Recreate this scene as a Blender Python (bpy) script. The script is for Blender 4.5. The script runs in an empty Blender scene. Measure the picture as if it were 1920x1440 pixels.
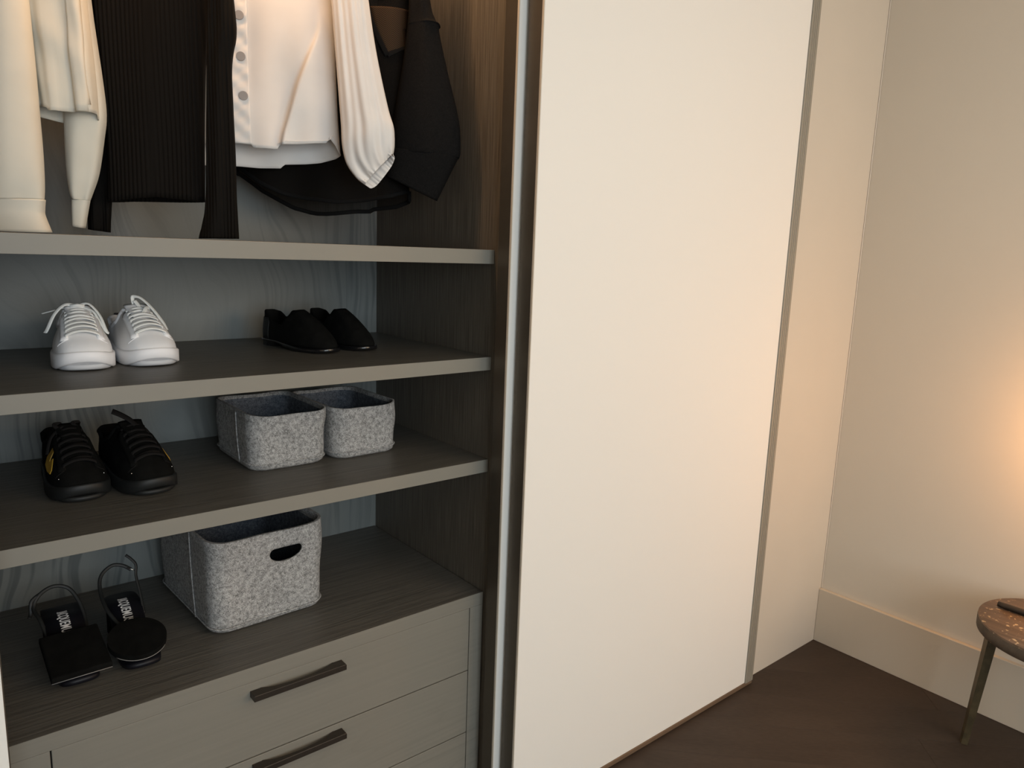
import bpy, bmesh, math, random
from mathutils import Vector, Matrix, Euler
from mathutils.bvhtree import BVHTree
from math import sin, cos, pi, radians

random.seed(7)
S = bpy.context.scene
COL = S.collection

# ------------------------------------------------------------------ camera
cam_d = bpy.data.cameras.new('camera')
cam = bpy.data.objects.new('camera', cam_d)
COL.objects.link(cam)
S.camera = cam
cam_d.sensor_fit = 'HORIZONTAL'
cam_d.sensor_width = 36.0
cam_d.lens = 36.0 * 1393.59 / 1920.0
cam_d.clip_start = 0.02
YAW, PITCH, ROLL = 0.69522, -0.1784, 0.03686
fw = Vector((sin(YAW) * cos(PITCH), cos(YAW) * cos(PITCH), sin(PITCH)))
rt0 = Vector((cos(YAW), -sin(YAW), 0.0))
up0 = rt0.cross(fw)
rt = cos(ROLL) * rt0 + sin(ROLL) * up0
up = -sin(ROLL) * rt0 + cos(ROLL) * up0
m = Matrix((rt, up, -fw)).transposed().to_4x4()
m.translation = Vector((-1.138, -1.4478, 1.5042))
cam.matrix_world = m

# ------------------------------------------------------------------ world, lights, exposure
W = bpy.data.worlds.new('world')
S.world = W
W.use_nodes = True
W.node_tree.nodes['Background'].inputs[0].default_value = (0.80, 0.90, 1.0, 1)
W.node_tree.nodes['Background'].inputs[1].default_value = 0.10
S.view_settings.view_transform = 'Standard'
S.view_settings.look = 'None'
S.view_settings.gamma = 1.0
S.view_settings.use_curve_mapping = False
S.view_settings.exposure = 0.0


def area(name, loc, target, sx, sy, power, color):
    l = bpy.data.lights.new(name, 'AREA')
    l.shape = 'RECTANGLE'
    l.size, l.size_y = sx, sy
    l.energy = power
    l.color = color
    o = bpy.data.objects.new(name, l)
    COL.objects.link(o)
    o.location = loc
    d = Vector(target) - Vector(loc)
    o.rotation_euler = d.to_track_quat('-Z', 'Y').to_euler()
    return o


def point(name, loc, power, color, radius):
    l = bpy.data.lights.new(name, 'POINT')
    l.energy = power
    l.color = color
    l.shadow_soft_size = radius
    o = bpy.data.objects.new(name, l)
    COL.objects.link(o)
    o.location = loc
    return o


area('window_light', (-1.05, -4.2, 1.75), (-0.3, 0.0, 1.35), 2.3, 2.0, 82.0, (0.88, 0.985, 1.06))
area('warm_room_light', (0.95, -3.4, 1.9), (0.7, 0.0, 1.1), 1.2, 1.0, 27.0, (1.0, 0.76, 0.52))
area('ceiling_light', (0.1, -1.9, 2.58), (0.1, -1.9, 0.0), 1.2, 1.2, 8.0, (1.0, 0.88, 0.72))
point('lamp_light', (1.48, -1.01, 1.01), 10.0, (1.0, 0.46, 0.15), 0.11)
area('wardrobe_light', (-0.45, 0.10, 2.395), (-0.45, 0.25, 1.5), 1.0, 0.03, 6.2, (1.0, 0.56, 0.27))

# ------------------------------------------------------------------ materials


def new_mat(name):
    mt = bpy.data.materials.new(name)
    mt.use_nodes = True
    nt = mt.node_tree
    b = nt.nodes['Principled BSDF']
    return mt, nt, b


def plain(name, col, rough=0.5, metal=0.0, var=0.06, scale=6.0, bump=0.0, bscale=120.0, spec=0.5, sheen=0.0):
    mt, nt, b = new_mat(name)
    N, L = nt.nodes, nt.links
    tc = N.new('ShaderNodeTexCoord')
    nz = N.new('ShaderNodeTexNoise')
    nz.inputs['Scale'].default_value = scale
    nz.inputs['Detail'].default_value = 4
    L.new(tc.outputs['Object'], nz.inputs['Vector'])
    r = N.new('ShaderNodeValToRGB')
    r.color_ramp.elements[0].position = 0.3
    r.color_ramp.elements[1].position = 0.7
    r.color_ramp.elements[0].color = [c * (1 - var) for c in col] + [1]
    r.color_ramp.elements[1].color = [min(1, c * (1 + var)) for c in col] + [1]
    L.new(nz.outputs['Fac'], r.inputs['Fac'])
    L.new(r.outputs['Color'], b.inputs['Base Color'])
    b.inputs['Roughness'].default_value = rough
    b.inputs['Metallic'].default_value = metal
    b.inputs['Specular IOR Level'].default_value = spec
    if sheen:
        b.inputs['Sheen Weight'].default_value = sheen
    if bump:
        n2 = N.new('ShaderNodeTexNoise')
        n2.inputs['Scale'].default_value = bscale
        n2.inputs['Detail'].default_value = 3
        L.new(tc.outputs['Object'], n2.inputs['Vector'])
        bp = N.new('ShaderNodeBump')
        bp.inputs['Strength'].default_value = bump
        bp.inputs['Distance'].default_value = 0.002
        L.new(n2.outputs['Fac'], bp.inputs['Height'])
        L.new(bp.outputs['Normal'], b.inputs['Normal'])
    return mt


def wood(name, light, dark, axis='x', rough=0.45, fine=260.0, cath=0.0, bump=0.25, amount=1.0, spec=0.5):
    """open-pored stained timber: fine pores stretched along the axis, plus wandering cathedral lines"""
    mt, nt, b = new_mat(name)
    N, L = nt.nodes, nt.links
    tc = N.new('ShaderNodeTexCoord')
    mp = N.new('ShaderNodeMapping')
    k = {'x': (0.02, 1, 1), 'y': (1, 0.02, 1), 'z': (1, 1, 0.02)}[axis]
    mp.inputs['Scale'].default_value = k
    L.new(tc.outputs['Object'], mp.inputs['Vector'])
    n1 = N.new('ShaderNodeTexNoise')
    n1.inputs['Scale'].default_value = fine
    n1.inputs['Detail'].default_value = 3
    L.new(mp.outputs['Vector'], n1.inputs['Vector'])
    mp2 = N.new('ShaderNodeMapping')
    k2 = {'x': (0.16, 1, 1), 'y': (1, 0.16, 1), 'z': (1, 1, 0.16)}[axis]
    mp2.inputs['Scale'].default_value = k2
    L.new(tc.outputs['Object'], mp2.inputs['Vector'])
    n2 = N.new('ShaderNodeTexNoise')
    n2.inputs['Scale'].default_value = 6.5
    n2.inputs['Detail'].default_value = 2
    n2.inputs['Distortion'].default_value = 0.6
    L.new(mp2.outputs['Vector'], n2.inputs['Vector'])
    # contour lines of the slow noise make the cathedral figure
    mu = N.new('ShaderNodeMath'); mu.operation = 'MULTIPLY'; mu.inputs[1].default_value = 11.0
    L.new(n2.outputs['Fac'], mu.inputs[0])
    fr = N.new('ShaderNodeMath'); fr.operation = 'FRACT'
    L.new(mu.outputs[0], fr.inputs[0])
    rr = N.new('ShaderNodeValToRGB')
    rr.color_ramp.elements[0].position = 0.0
    rr.color_ramp.elements[0].color = (0, 0, 0, 1)
    rr.color_ramp.elements[1].position = 0.22
    rr.color_ramp.elements[1].color = (1, 1, 1, 1)
    rr.color_ramp.elements.new(0.85).color = (1, 1, 1, 1)
    rr.color_ramp.elements.new(1.0).color = (0.55, 0.55, 0.55, 1)
    n3 = N.new('ShaderNodeTexNoise')
    n3.inputs['Scale'].default_value = 2.2
    L.new(mp2.outputs['Vector'], n3.inputs['Vector'])
    r3 = N.new('ShaderNodeMapRange')
    r3.inputs['From Min'].default_value = 0.42
    r3.inputs['From Max'].default_value = 0.58
    L.new(n3.outputs['Fac'], r3.inputs['Value'])
    msk = N.new('ShaderNodeMix'); msk.data_type = 'FLOAT'
    msk.inputs[2].default_value = 0.9
    L.new(r3.outputs['Result'], msk.inputs[0])
    L.new(rr.outputs['Color'], msk.inputs[3])
    L.new(fr.outputs[0], rr.inputs['Fac'])
    mx = N.new('ShaderNodeMix'); mx.data_type = 'FLOAT'
    mx.inputs[0].default_value = cath
    r1 = N.new('ShaderNodeMapRange')
    r1.inputs['From Min'].default_value = 0.5 - 0.15 / amount
    r1.inputs['From Max'].default_value = 0.5 + 0.15 / amount
    L.new(n1.outputs['Fac'], r1.inputs['Value'])
    L.new(r1.outputs['Result'], mx.inputs[2])
    L.new(msk.outputs[0], mx.inputs[3])
    cr = N.new('ShaderNodeMix'); cr.data_type = 'RGBA'
    cr.inputs[6].default_value = list(dark) + [1]
    cr.inputs[7].default_value = list(light) + [1]
    L.new(mx.outputs[0], cr.inputs[0])
    L.new(cr.outputs[2], b.inputs['Base Color'])
    b.inputs['Roughness'].default_value = rough
    b.inputs['Specular IOR Level'].default_value = spec
    bp = N.new('ShaderNodeBump')
    bp.inputs['Strength'].default_value = bump
    bp.inputs['Distance'].default_value = 0.001
    L.new(mx.outputs[0], bp.inputs['Height'])
    L.new(bp.outputs['Normal'], b.inputs['Normal'])
    return mt


def felt(name, c0, c1):
    mt, nt, b = new_mat(name)
    N, L = nt.nodes, nt.links
    tc = N.new('ShaderNodeTexCoord')
    n1 = N.new('ShaderNodeTexNoise')
    n1.inputs['Scale'].default_value = 420.0
    n1.inputs['Detail'].default_value = 3
    n1.inputs['Distortion'].default_value = 1.2
    n2 = N.new('ShaderNodeTexNoise')
    n2.inputs['Scale'].default_value = 120.0
    n2.inputs['Detail'].default_value = 4
    L.new(tc.outputs['Object'], n1.inputs['Vector'])
    L.new(tc.outputs['Object'], n2.inputs['Vector'])
    mx = N.new('ShaderNodeMix'); mx.data_type = 'FLOAT'
    mx.inputs[0].default_value = 0.35
    L.new(n1.outputs['Fac'], mx.inputs[2])
    L.new(n2.outputs['Fac'], mx.inputs[3])
    r = N.new('ShaderNodeValToRGB')
    e = r.color_ramp.elements
    e[0].position = 0.38; e[0].color = list(c0) + [1]
    e[1].position = 0.63; e[1].color = list(c1) + [1]
    L.new(mx.outputs[0], r.inputs['Fac'])
    L.new(r.outputs['Color'], b.inputs['Base Color'])
    b.inputs['Roughness'].default_value = 0.95
    b.inputs['Specular IOR Level'].default_value = 0.1
    bp = N.new('ShaderNodeBump')
    bp.inputs['Strength'].default_value = 0.5
    bp.inputs['Distance'].default_value = 0.0015
    L.new(mx.outputs[0], bp.inputs['Height'])
    L.new(bp.outputs['Normal'], b.inputs['Normal'])
    return mt


def weave(name, col, scale=700.0, rough=0.85, alpha=1.0, sheen=0.0, bump=0.3, spec=0.2):
    """cloth with a fine crossed thread relief; alpha < 1 is an open mesh one can see through"""
    mt, nt, b = new_mat(name)
    N, L = nt.nodes, nt.links
    tc = N.new('ShaderNodeTexCoord')
    w1 = N.new('ShaderNodeTexWave'); w1.bands_direction = 'X'
    w2 = N.new('ShaderNodeTexWave'); w2.bands_direction = 'Z'
    for w in (w1, w2):
        w.inputs['Scale'].default_value = scale
        w.inputs['Distortion'].default_value = 0.5
        L.new(tc.outputs['Object'], w.inputs['Vector'])
    ad = N.new('ShaderNodeMath'); ad.operation = 'ADD'
    L.new(w1.outputs['Fac'], ad.inputs[0]); L.new(w2.outputs['Fac'], ad.inputs[1])
    nz = N.new('ShaderNodeTexNoise')
    nz.inputs['Scale'].default_value = 14.0
    L.new(tc.outputs['Object'], nz.inputs['Vector'])
    r = N.new('ShaderNodeValToRGB')
    r.color_ramp.elements[0].color = [c * 0.92 for c in col] + [1]
    r.color_ramp.elements[1].color = [min(1, c * 1.06) for c in col] + [1]
    L.new(nz.outputs['Fac'], r.inputs['Fac'])
    L.new(r.outputs['Color'], b.inputs['Base Color'])
    b.inputs['Roughness'].default_value = rough
    b.inputs['Specular IOR Level'].default_value = spec
    b.inputs['Sheen Weight'].default_value = sheen
    bp = N.new('ShaderNodeBump')
    bp.inputs['Strength'].default_value = bump
    bp.inputs['Distance'].default_value = 0.0006
    L.new(ad.outputs[0], bp.inputs['Height'])
    L.new(bp.outputs['Normal'], b.inputs['Normal'])
    if alpha < 1.0:
        mr = N.new('ShaderNodeMapRange')
        mr.inputs['From Max'].default_value = 2.0
        mr.inputs['To Min'].default_value = max(0.0, alpha - 0.22)
        mr.inputs['To Max'].default_value = min(1.0, alpha + 0.22)
        L.new(ad.outputs[0], mr.inputs['Value'])
        L.new(mr.outputs['Result'], b.inputs['Alpha'])
    return mt


M = dict(
    wall=plain('painted_wall', (0.62, 0.56, 0.47), 0.8, var=0.015, scale=2.0, bump=0.05, bscale=300),
    ceiling=plain('ceiling_paint', (0.75, 0.72, 0.66), 0.85, var=0.01),
    skirting=plain('skirting_paint', (0.57, 0.49, 0.39), 0.45, var=0.01),
    panel=plain('satin_panel', (0.565, 0.520, 0.445), 0.5, var=0.01),
    glass=plain('back_painted_glass', (0.74, 0.73, 0.69), 0.6, var=0.006, scale=1.2, spec=0.25),
    profile=plain('bronze_aluminium', (0.10, 0.085, 0.065), 0.38, metal=0.55, var=0.04, scale=30),
    handle_strip=plain('grey_aluminium', (0.27, 0.25, 0.205), 0.45, metal=0.1, var=0.03, scale=40),
    lip=plain('brown_bronze_rail', (0.17, 0.115, 0.075), 0.4, metal=0.2, var=0.05),
    bead=plain('pale_edge', (0.55, 0.50, 0.42), 0.4, var=0.02),
    back=None,
    side=wood('grey_oak_side', (0.130, 0.115, 0.092), (0.068, 0.058, 0.045), 'z', 0.5, 300, 0.08),
    shelf=wood('grey_oak_shelf', (0.128, 0.118, 0.100), (0.068, 0.062, 0.052), 'x', 0.45, 300, 0.12),
    edge=plain('greige_edge', (0.200, 0.190, 0.160), 0.5, var=0.03, scale=5),
    front=wood('grey_oak_front', (0.205, 0.193, 0.162), (0.165, 0.156, 0.131), 'x', 0.5, 130, 0.45, 0.05, 0.5),
    pull=plain('dark_bronze', (0.035, 0.028, 0.022), 0.4, metal=0.4, var=0.1, scale=60),
    black=plain('black_void', (0.004, 0.004, 0.004), 0.9),
    felt=felt('grey_felt', (0.125, 0.125, 0.122), (0.51, 0.505, 0.495)),
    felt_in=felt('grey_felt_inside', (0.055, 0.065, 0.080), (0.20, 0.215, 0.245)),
    white_leather=plain('white_leather', (0.87, 0.87, 0.88), 0.45, var=0.02, bump=0.08, bscale=260),
    white_rubber=plain('white_rubber', (0.85, 0.845, 0.86), 0.55, var=0.02),
    grey_rubber=plain('pale_grey_rubber', (0.55, 0.57, 0.60), 0.6),
    lace_white=weave('white_lace', (0.90, 0.91, 0.88), 500, 0.8),
    navy=plain('navy_heel_tab', (0.012, 0.013, 0.018), 0.6),
    suede=plain('black_suede', (0.006, 0.006, 0.0055), 0.97, var=0.25, scale=40, bump=0.3, bscale=500, spec=0.06),
    black_leather=plain('black_leather', (0.007, 0.008, 0.008), 0.55, var=0.1, bump=0.1, bscale=300, spec=0.4),
    patent=plain('black_patent', (0.007, 0.007, 0.008), 0.12, spec=0.7),
    black_rubber=plain('black_rubber', (0.011, 0.012, 0.012), 0.55, var=0.1, spec=0.35),
    lace_black=weave('black_lace', (0.013, 0.012, 0.0115), 500, 0.85, spec=0.1),
    yellow=plain('yellow_patch', (0.42, 0.24, 0.02), 0.6, var=0.1, scale=40),
    steel=plain('polished_steel', (0.75, 0.73, 0.68), 0.2, metal=1.0),
    print=plain('white_print', (0.75, 0.75, 0.75), 0.6),
    insole=plain('black_insole', (0.005, 0.005, 0.008), 0.5, spec=0.3),
    edge_grey=plain('lit_edge', (0.20, 0.19, 0.18), 0.5),  # grey standing in for light on the black vamp's edge
    beige=weave('beige_jersey', (0.69, 0.66, 0.57), 420, 0.85, bump=0.15),
    ribbed=weave('black_pleated_knit', (0.0064, 0.0054, 0.0044), 300, 0.8, bump=0.2, spec=0.10),
    white=weave('white_poplin', (0.75, 0.725, 0.695), 700, 0.75, bump=0.08),
    button=plain('grey_button', (0.34, 0.32, 0.31), 0.5, spec=0.3),
    mesh=weave('black_open_mesh', (0.0060, 0.0052, 0.0045), 260, 0.8, alpha=0.82, bump=0.1, spec=0.08),
    wool=plain('black_wool', (0.0090, 0.0088, 0.0088), 0.95, var=0.3, scale=300, bump=0.5, bscale=700, spec=0.06),
    trimblack=plain('black_trim', (0.006, 0.006, 0.006), 0.85, spec=0.1),
    stool_top=wood('worn_brown_wood', (0.19, 0.124, 0.082), (0.105, 0.068, 0.046), 'y', 0.42, 60, 0.3, 0.4),
    stool_rim=plain('dark_wood_rim', (0.075, 0.055, 0.038), 0.6, var=0.35, scale=30, bump=0.3, bscale=120),
    stool_leg=plain('aged_brass_leg', (0.085, 0.066, 0.035), 0.45, metal=0.35, var=0.3, scale=35, bump=0.2, bscale=90),
    herring=None, led=None, metalrail=plain('rail_metal', (0.10, 0.09, 0.08), 0.35, metal=0.8),
)


def back_mat():
    """grey stained oak veneer: bundles of wandering upright grain lines between calm areas"""
    mt, nt, b = new_mat('grey_oak_back')
    N, L = nt.nodes, nt.links
    tc = N.new('ShaderNodeTexCoord')

    def noise(vec, sc, det=2.0, dist=0.0):
        n = N.new('ShaderNodeTexNoise')
        n.inputs['Scale'].default_value = sc
        n.inputs['Detail'].default_value = det
        n.inputs['Distortion'].default_value = dist
        L.new(vec, n.inputs['Vector'])
        return n.outputs['Fac']

    def math(op, a, bb, c=None):
        m_ = N.new('ShaderNodeMath'); m_.operation = op
        for i, v in enumerate((a, bb, c)):
            if v is None:
                continue
            if isinstance(v, (int, float)):
                m_.inputs[i].default_value = v
            else:
                L.new(v, m_.inputs[i])
        return m_.outputs[0]
    m1 = N.new('ShaderNodeMapping'); m1.inputs['Scale'].default_value = (1.0, 1.0, 0.55)
    L.new(tc.outputs['Object'], m1.inputs['Vector'])
    warp = noise(m1.outputs[0], 3.6, 1.5)
    sep = N.new('ShaderNodeSeparateXYZ')
    L.new(tc.outputs['Object'], sep.inputs[0])
    u = math('MULTIPLY_ADD', warp, 0.34, sep.outputs[0])
    u = math('MULTIPLY_ADD', sep.outputs[2], 0.05, u)
    cb = N.new('ShaderNodeCombineXYZ')
    L.new(math('MULTIPLY', u, 62.0), cb.inputs[0])
    L.new(math('MULTIPLY', sep.outputs[2], 2.2), cb.inputs[2])
    lines = noise(cb.outputs[0], 1.0, 1.0)
    cb2 = N.new('ShaderNodeCombineXYZ')
    L.new(math('MULTIPLY', u, 420.0), cb2.inputs[0])
    L.new(math('MULTIPLY', sep.outputs[2], 9.0), cb2.inputs[2])
    fine = noise(cb2.outputs[0], 1.0, 2.0)
    r1 = N.new('ShaderNodeMapRange'); r1.inputs['From Min'].default_value = 0.46; r1.inputs['From Max'].default_value = 0.62
    L.new(lines, r1.inputs['Value'])
    m2 = N.new('ShaderNodeMapping'); m2.inputs['Scale'].default_value = (1.0, 1.0, 0.25)
    m2.inputs['Location'].default_value = (0.37, 0, 0)
    L.new(tc.outputs['Object'], m2.inputs['Vector'])
    mask = noise(m2.outputs[0], 3.0, 1.0)
    r2 = N.new('ShaderNodeMapRange'); r2.inputs['From Min'].default_value = 0.40; r2.inputs['From Max'].default_value = 0.60
    r2.inputs['To Min'].default_value = 0.15; r2.inputs['To Max'].default_value = 0.95
    L.new(mask, r2.inputs['Value'])
    dark = math('MULTIPLY', r1.outputs['Result'], r2.outputs['Result'])
    tot = math('MULTIPLY_ADD', math('SUBTRACT', fine, 0.5), 0.45, dark)
    cr = N.new('ShaderNodeMix'); cr.data_type = 'RGBA'; cr.clamp_factor = True
    cr.inputs[6].default_value = (0.158, 0.168, 0.158, 1)
    cr.inputs[7].default_value = (0.088, 0.097, 0.094, 1)
    L.new(tot, cr.inputs[0])
    L.new(cr.outputs[2], b.inputs['Base Color'])
    b.inputs['Roughness'].default_value = 0.5
    bp = N.new('ShaderNodeBump'); bp.inputs['Strength'].default_value = 0.12; bp.inputs['Distance'].default_value = 0.001
    bp.invert = True
    L.new(tot, bp.inputs['Height']); L.new(bp.outputs['Normal'], b.inputs['Normal'])
    return mt


M['back'] = back_mat()


def floor_mat():
    mt, nt, b = new_mat('dark_brown_planks')
    N, L = nt.nodes, nt.links
    tc = N.new('ShaderNodeTexCoord')
    oi = N.new('ShaderNodeObjectInfo')
    va = N.new('ShaderNodeVectorMath'); va.operation = 'ADD'
    sc = N.new('ShaderNodeVectorMath'); sc.operation = 'SCALE'
    sc.inputs[3].default_value = 13.0
    cmb = N.new('ShaderNodeCombineXYZ')
    L.new(oi.outputs['Random'], cmb.inputs[0]); L.new(oi.outputs['Random'], cmb.inputs[1])
    L.new(cmb.outputs[0], sc.inputs[0])
    L.new(tc.outputs['Object'], va.inputs[0]); L.new(sc.outputs[0], va.inputs[1])
    mp = N.new('ShaderNodeMapping'); mp.inputs['Scale'].default_value = (0.25, 1, 1)
    L.new(va.outputs[0], mp.inputs['Vector'])
    n1 = N.new('ShaderNodeTexNoise'); n1.inputs['Scale'].default_value = 9; n1.inputs['Detail'].default_value = 6
    n1.inputs['Distortion'].default_value = 0.8
    L.new(mp.outputs[0], n1.inputs['Vector'])
    n2 = N.new('ShaderNodeTexNoise'); n2.inputs['Scale'].default_value = 160; n2.inputs['Detail'].default_value = 3
    L.new(mp.outputs[0], n2.inputs['Vector'])
    mx = N.new('ShaderNodeMix'); mx.data_type = 'FLOAT'; mx.inputs[0].default_value = 0.45
    L.new(n1.outputs['Fac'], mx.inputs[2]); L.new(n2.outputs['Fac'], mx.inputs[3])
    ra = N.new('ShaderNodeMath'); ra.operation = 'MULTIPLY_ADD'
    ra.inputs[1].default_value = 0.08; ra.inputs[2].default_value = -0.04
    L.new(oi.outputs['Random'], ra.inputs[0])
    ad = N.new('ShaderNodeMath'); ad.operation = 'ADD'
    L.new(mx.outputs[0], ad.inputs[0]); L.new(ra.outputs[0], ad.inputs[1])
    r = N.new('ShaderNodeValToRGB')
    r.color_ramp.elements[0].position = 0.3; r.color_ramp.elements[0].color = (0.034, 0.0235, 0.017, 1)
    r.color_ramp.elements[1].position = 0.7; r.color_ramp.elements[1].color = (0.056, 0.040, 0.030, 1)
    L.new(ad.outputs[0], r.inputs['Fac'])
    L.new(r.outputs['Color'], b.inputs['Base Color'])
    b.inputs['Roughness'].default_value = 0.6
    b.inputs['Specular IOR Level'].default_value = 0.3
    bp = N.new('ShaderNodeBump'); bp.inputs['Strength'].default_value = 0.2; bp.inputs['Distance'].default_value = 0.001
    L.new(mx.outputs[0], bp.inputs['Height']); L.new(bp.outputs['Normal'], b.inputs['Normal'])
    return mt


M['floor'] = floor_mat()


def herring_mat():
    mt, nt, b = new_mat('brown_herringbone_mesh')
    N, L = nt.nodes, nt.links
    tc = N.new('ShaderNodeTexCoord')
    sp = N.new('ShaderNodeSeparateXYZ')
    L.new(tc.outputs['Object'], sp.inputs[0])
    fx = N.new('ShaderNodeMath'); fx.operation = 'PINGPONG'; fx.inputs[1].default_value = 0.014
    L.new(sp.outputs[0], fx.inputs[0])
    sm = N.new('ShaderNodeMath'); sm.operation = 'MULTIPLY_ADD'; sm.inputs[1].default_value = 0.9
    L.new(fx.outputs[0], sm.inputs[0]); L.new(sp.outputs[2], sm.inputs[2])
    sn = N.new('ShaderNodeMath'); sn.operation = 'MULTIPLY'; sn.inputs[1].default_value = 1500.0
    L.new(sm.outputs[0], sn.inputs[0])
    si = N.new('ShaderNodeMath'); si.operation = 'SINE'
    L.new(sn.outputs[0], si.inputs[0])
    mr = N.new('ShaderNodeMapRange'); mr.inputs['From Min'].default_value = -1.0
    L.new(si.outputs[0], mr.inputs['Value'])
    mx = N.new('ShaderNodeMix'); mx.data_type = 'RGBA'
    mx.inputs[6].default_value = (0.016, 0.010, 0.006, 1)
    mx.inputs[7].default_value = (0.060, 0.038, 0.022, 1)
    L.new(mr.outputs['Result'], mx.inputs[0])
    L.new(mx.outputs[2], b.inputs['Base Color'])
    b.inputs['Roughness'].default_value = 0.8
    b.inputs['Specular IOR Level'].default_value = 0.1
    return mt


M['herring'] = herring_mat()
mt, nt, b = new_mat('led_strip')
b.inputs['Emission Color'].default_value = (1, 0.62, 0.34, 1)
b.inputs['Emission Strength'].default_value = 2.0
M['led'] = mt

# stool top: worn paint flecks
nt = M['stool_top'].node_tree
_b = nt.nodes['Principled BSDF']
_lnk = [l for l in nt.links if l.to_socket == _b.inputs['Base Color']][0]
_src = _lnk.from_socket
_tc = nt.nodes.new('ShaderNodeTexCoord')
_n = nt.nodes.new('ShaderNodeTexNoise'); _n.inputs['Scale'].default_value = 75; _n.inputs['Detail'].default_value = 5
nt.links.new(_tc.outputs['Object'], _n.inputs['Vector'])
_r = nt.nodes.new('ShaderNodeValToRGB')
_r.color_ramp.elements[0].position = 0.61; _r.color_ramp.elements[0].color = (0, 0, 0, 1)
_r.color_ramp.elements[1].position = 0.66; _r.color_ramp.elements[1].color = (1, 1, 1, 1)
nt.links.new(_n.outputs['Fac'], _r.inputs['Fac'])
_m = nt.nodes.new('ShaderNodeMix'); _m.data_type = 'RGBA'
_m.inputs[7].default_value = (0.62, 0.46, 0.28, 1)
nt.links.new(_r.outputs['Color'], _m.inputs[0])
nt.links.new(_src, _m.inputs[6])
nt.links.new(_m.outputs[2], _b.inputs['Base Color'])

# ------------------------------------------------------------------ object helpers


def link(name, bm, mat, parent=None, smooth=False, loc=None):
    me = bpy.data.meshes.new(name)
    bm.normal_update()
    bm.to_mesh(me)
    bm.free()
    if isinstance(mat, str):
        mat = M[mat]
    me.materials.append(mat)
    if smooth:
        for p in me.polygons:
            p.use_smooth = True
    o = bpy.data.objects.new(name, me)
    COL.objects.link(o)
    if parent is not None:
        o.parent = parent
    if loc is not None:
        o.location = loc
    return o


def thing(name, label, cat, loc=(0, 0, 0), rz=0.0, group=None):
    o = bpy.data.objects.new(name, None)
    o.empty_display_size = 0.05
    COL.objects.link(o)
    o.location = loc
    o.rotation_euler = (0, 0, rz)
    o['label'] = label
    o['category'] = cat
    if group:
        o['group'] = group
    return o


def structure(o):
    o['kind'] = 'structure'
    return o


def box(x0, x1, y0, y1, z0, z1, bev=0.0, bm=None, seg=1):
    bm2 = bmesh.new()
    vs = [bm2.verts.new(p) for p in ((x0, y0, z0), (x1, y0, z0), (x1, y1, z0), (x0, y1, z0),
                                     (x0, y0, z1), (x1, y0, z1), (x1, y1, z1), (x0, y1, z1))]
    for f in ((3, 2, 1, 0), (4, 5, 6, 7), (0, 1, 5, 4), (1, 2, 6, 5), (2, 3, 7, 6), (3, 0, 4, 7)):
        bm2.faces.new([vs[i] for i in f])
    if bev:
        bmesh.ops.bevel(bm2, geom=list(bm2.edges), offset=bev, segments=seg, affect='EDGES', profile=0.5)
    if bm is None:
        return bm2
    join(bm, bm2)
    return bm


def join(bm, other, mtx=None):
    mp = {}
    for v in other.verts:
        mp[v] = bm.verts.new(mtx @ v.co if mtx else v.co)
    for f in other.faces:
        try:
            nf = bm.faces.new([mp[v] for v in f.verts])
            nf.smooth = f.smooth
        except ValueError:
            pass
    other.free()


def prism(poly, z0, z1, bev=0.0, seg=2):
    """polygon (x, y) counter-clockwise, extruded from z0 to z1"""
    bm = bmesh.new()
    lo = [bm.verts.new((x, y, z0)) for x, y in poly]
    hi = [bm.verts.new((x, y, z1)) for x, y in poly]
    n = len(poly)
    bm.faces.new(lo[::-1])
    top = bm.faces.new(hi)
    for i in range(n):
        bm.faces.new((lo[i], lo[(i + 1) % n], hi[(i + 1) % n], hi[i]))
    if bev:
        bmesh.ops.bevel(bm, geom=list(top.edges), offset=bev, segments=seg, affect='EDGES', profile=0.5)
    return bm


def catmull(pts, per, closed=False):
    pts = [Vector(p) for p in pts]
    n = len(pts)
    out = []
    rng = range(n) if closed else range(n - 1)
    for i in rng:
        if closed:
            p0, p1, p2, p3 = pts[i - 1], pts[i], pts[(i + 1) % n], pts[(i + 2) % n]
        else:
            p0 = pts[max(0, i - 1)]; p1 = pts[i]; p2 = pts[i + 1]; p3 = pts[min(n - 1, i + 2)]
        for k in range(per):
            t = k / per
            out.append(0.5 * ((2 * p1) + (p2 - p0) * t + (2 * p0 - 5 * p1 + 4 * p2 - p3) * t * t +
                              (3 * p1 - p0 - 3 * p2 + p3) * t ** 3))
    if not closed:
        out.append(pts[-1])
    return out


def sweep(bm, pts, w, t, upv=(0, 0, 1), n=8, taper=None, square=False):
    """flat or round strip along pts; w across, t thick; upv a vector or one vector per point"""
    pts = [Vector(p) for p in pts]
    rings = []
    N = len(pts)
    for i, p in enumerate(pts):
        T = (pts[min(N - 1, i + 1)] - pts[max(0, i - 1)])
        if T.length < 1e-9:
            T = Vector((0, 1, 0))
        T.normalize()
        u = Vector(upv[i]) if isinstance(upv, list) else Vector(upv)
        sd = T.cross(u)
        if sd.length < 1e-6:
            sd = T.cross(Vector((1, 0.2, 0)))
        sd.normalize()
        u = sd.cross(T)
        k = taper(i / (N - 1)) if taper else 1.0
        ring = []
        for j in range(n):
            a = 2 * pi * (j + 0.5) / n
            ca, sa = cos(a), sin(a)
            if square:
                ca = max(-1, min(1, ca * 1.6)); sa = max(-1, min(1, sa * 1.6))
            ring.append(bm.verts.new(p + sd * (ca * w / 2 * k) + u * (sa * t / 2 * k)))
        rings.append(ring)
    for a, b2 in zip(rings, rings[1:]):
        for j in range(n):
            f = bm.faces.new((a[j], a[(j + 1) % n], b2[(j + 1) % n], b2[j]))
            f.smooth = True
    bm.faces.new(rings[0][::-1])
    bm.faces.new(rings[-1])
    return bm


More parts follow.
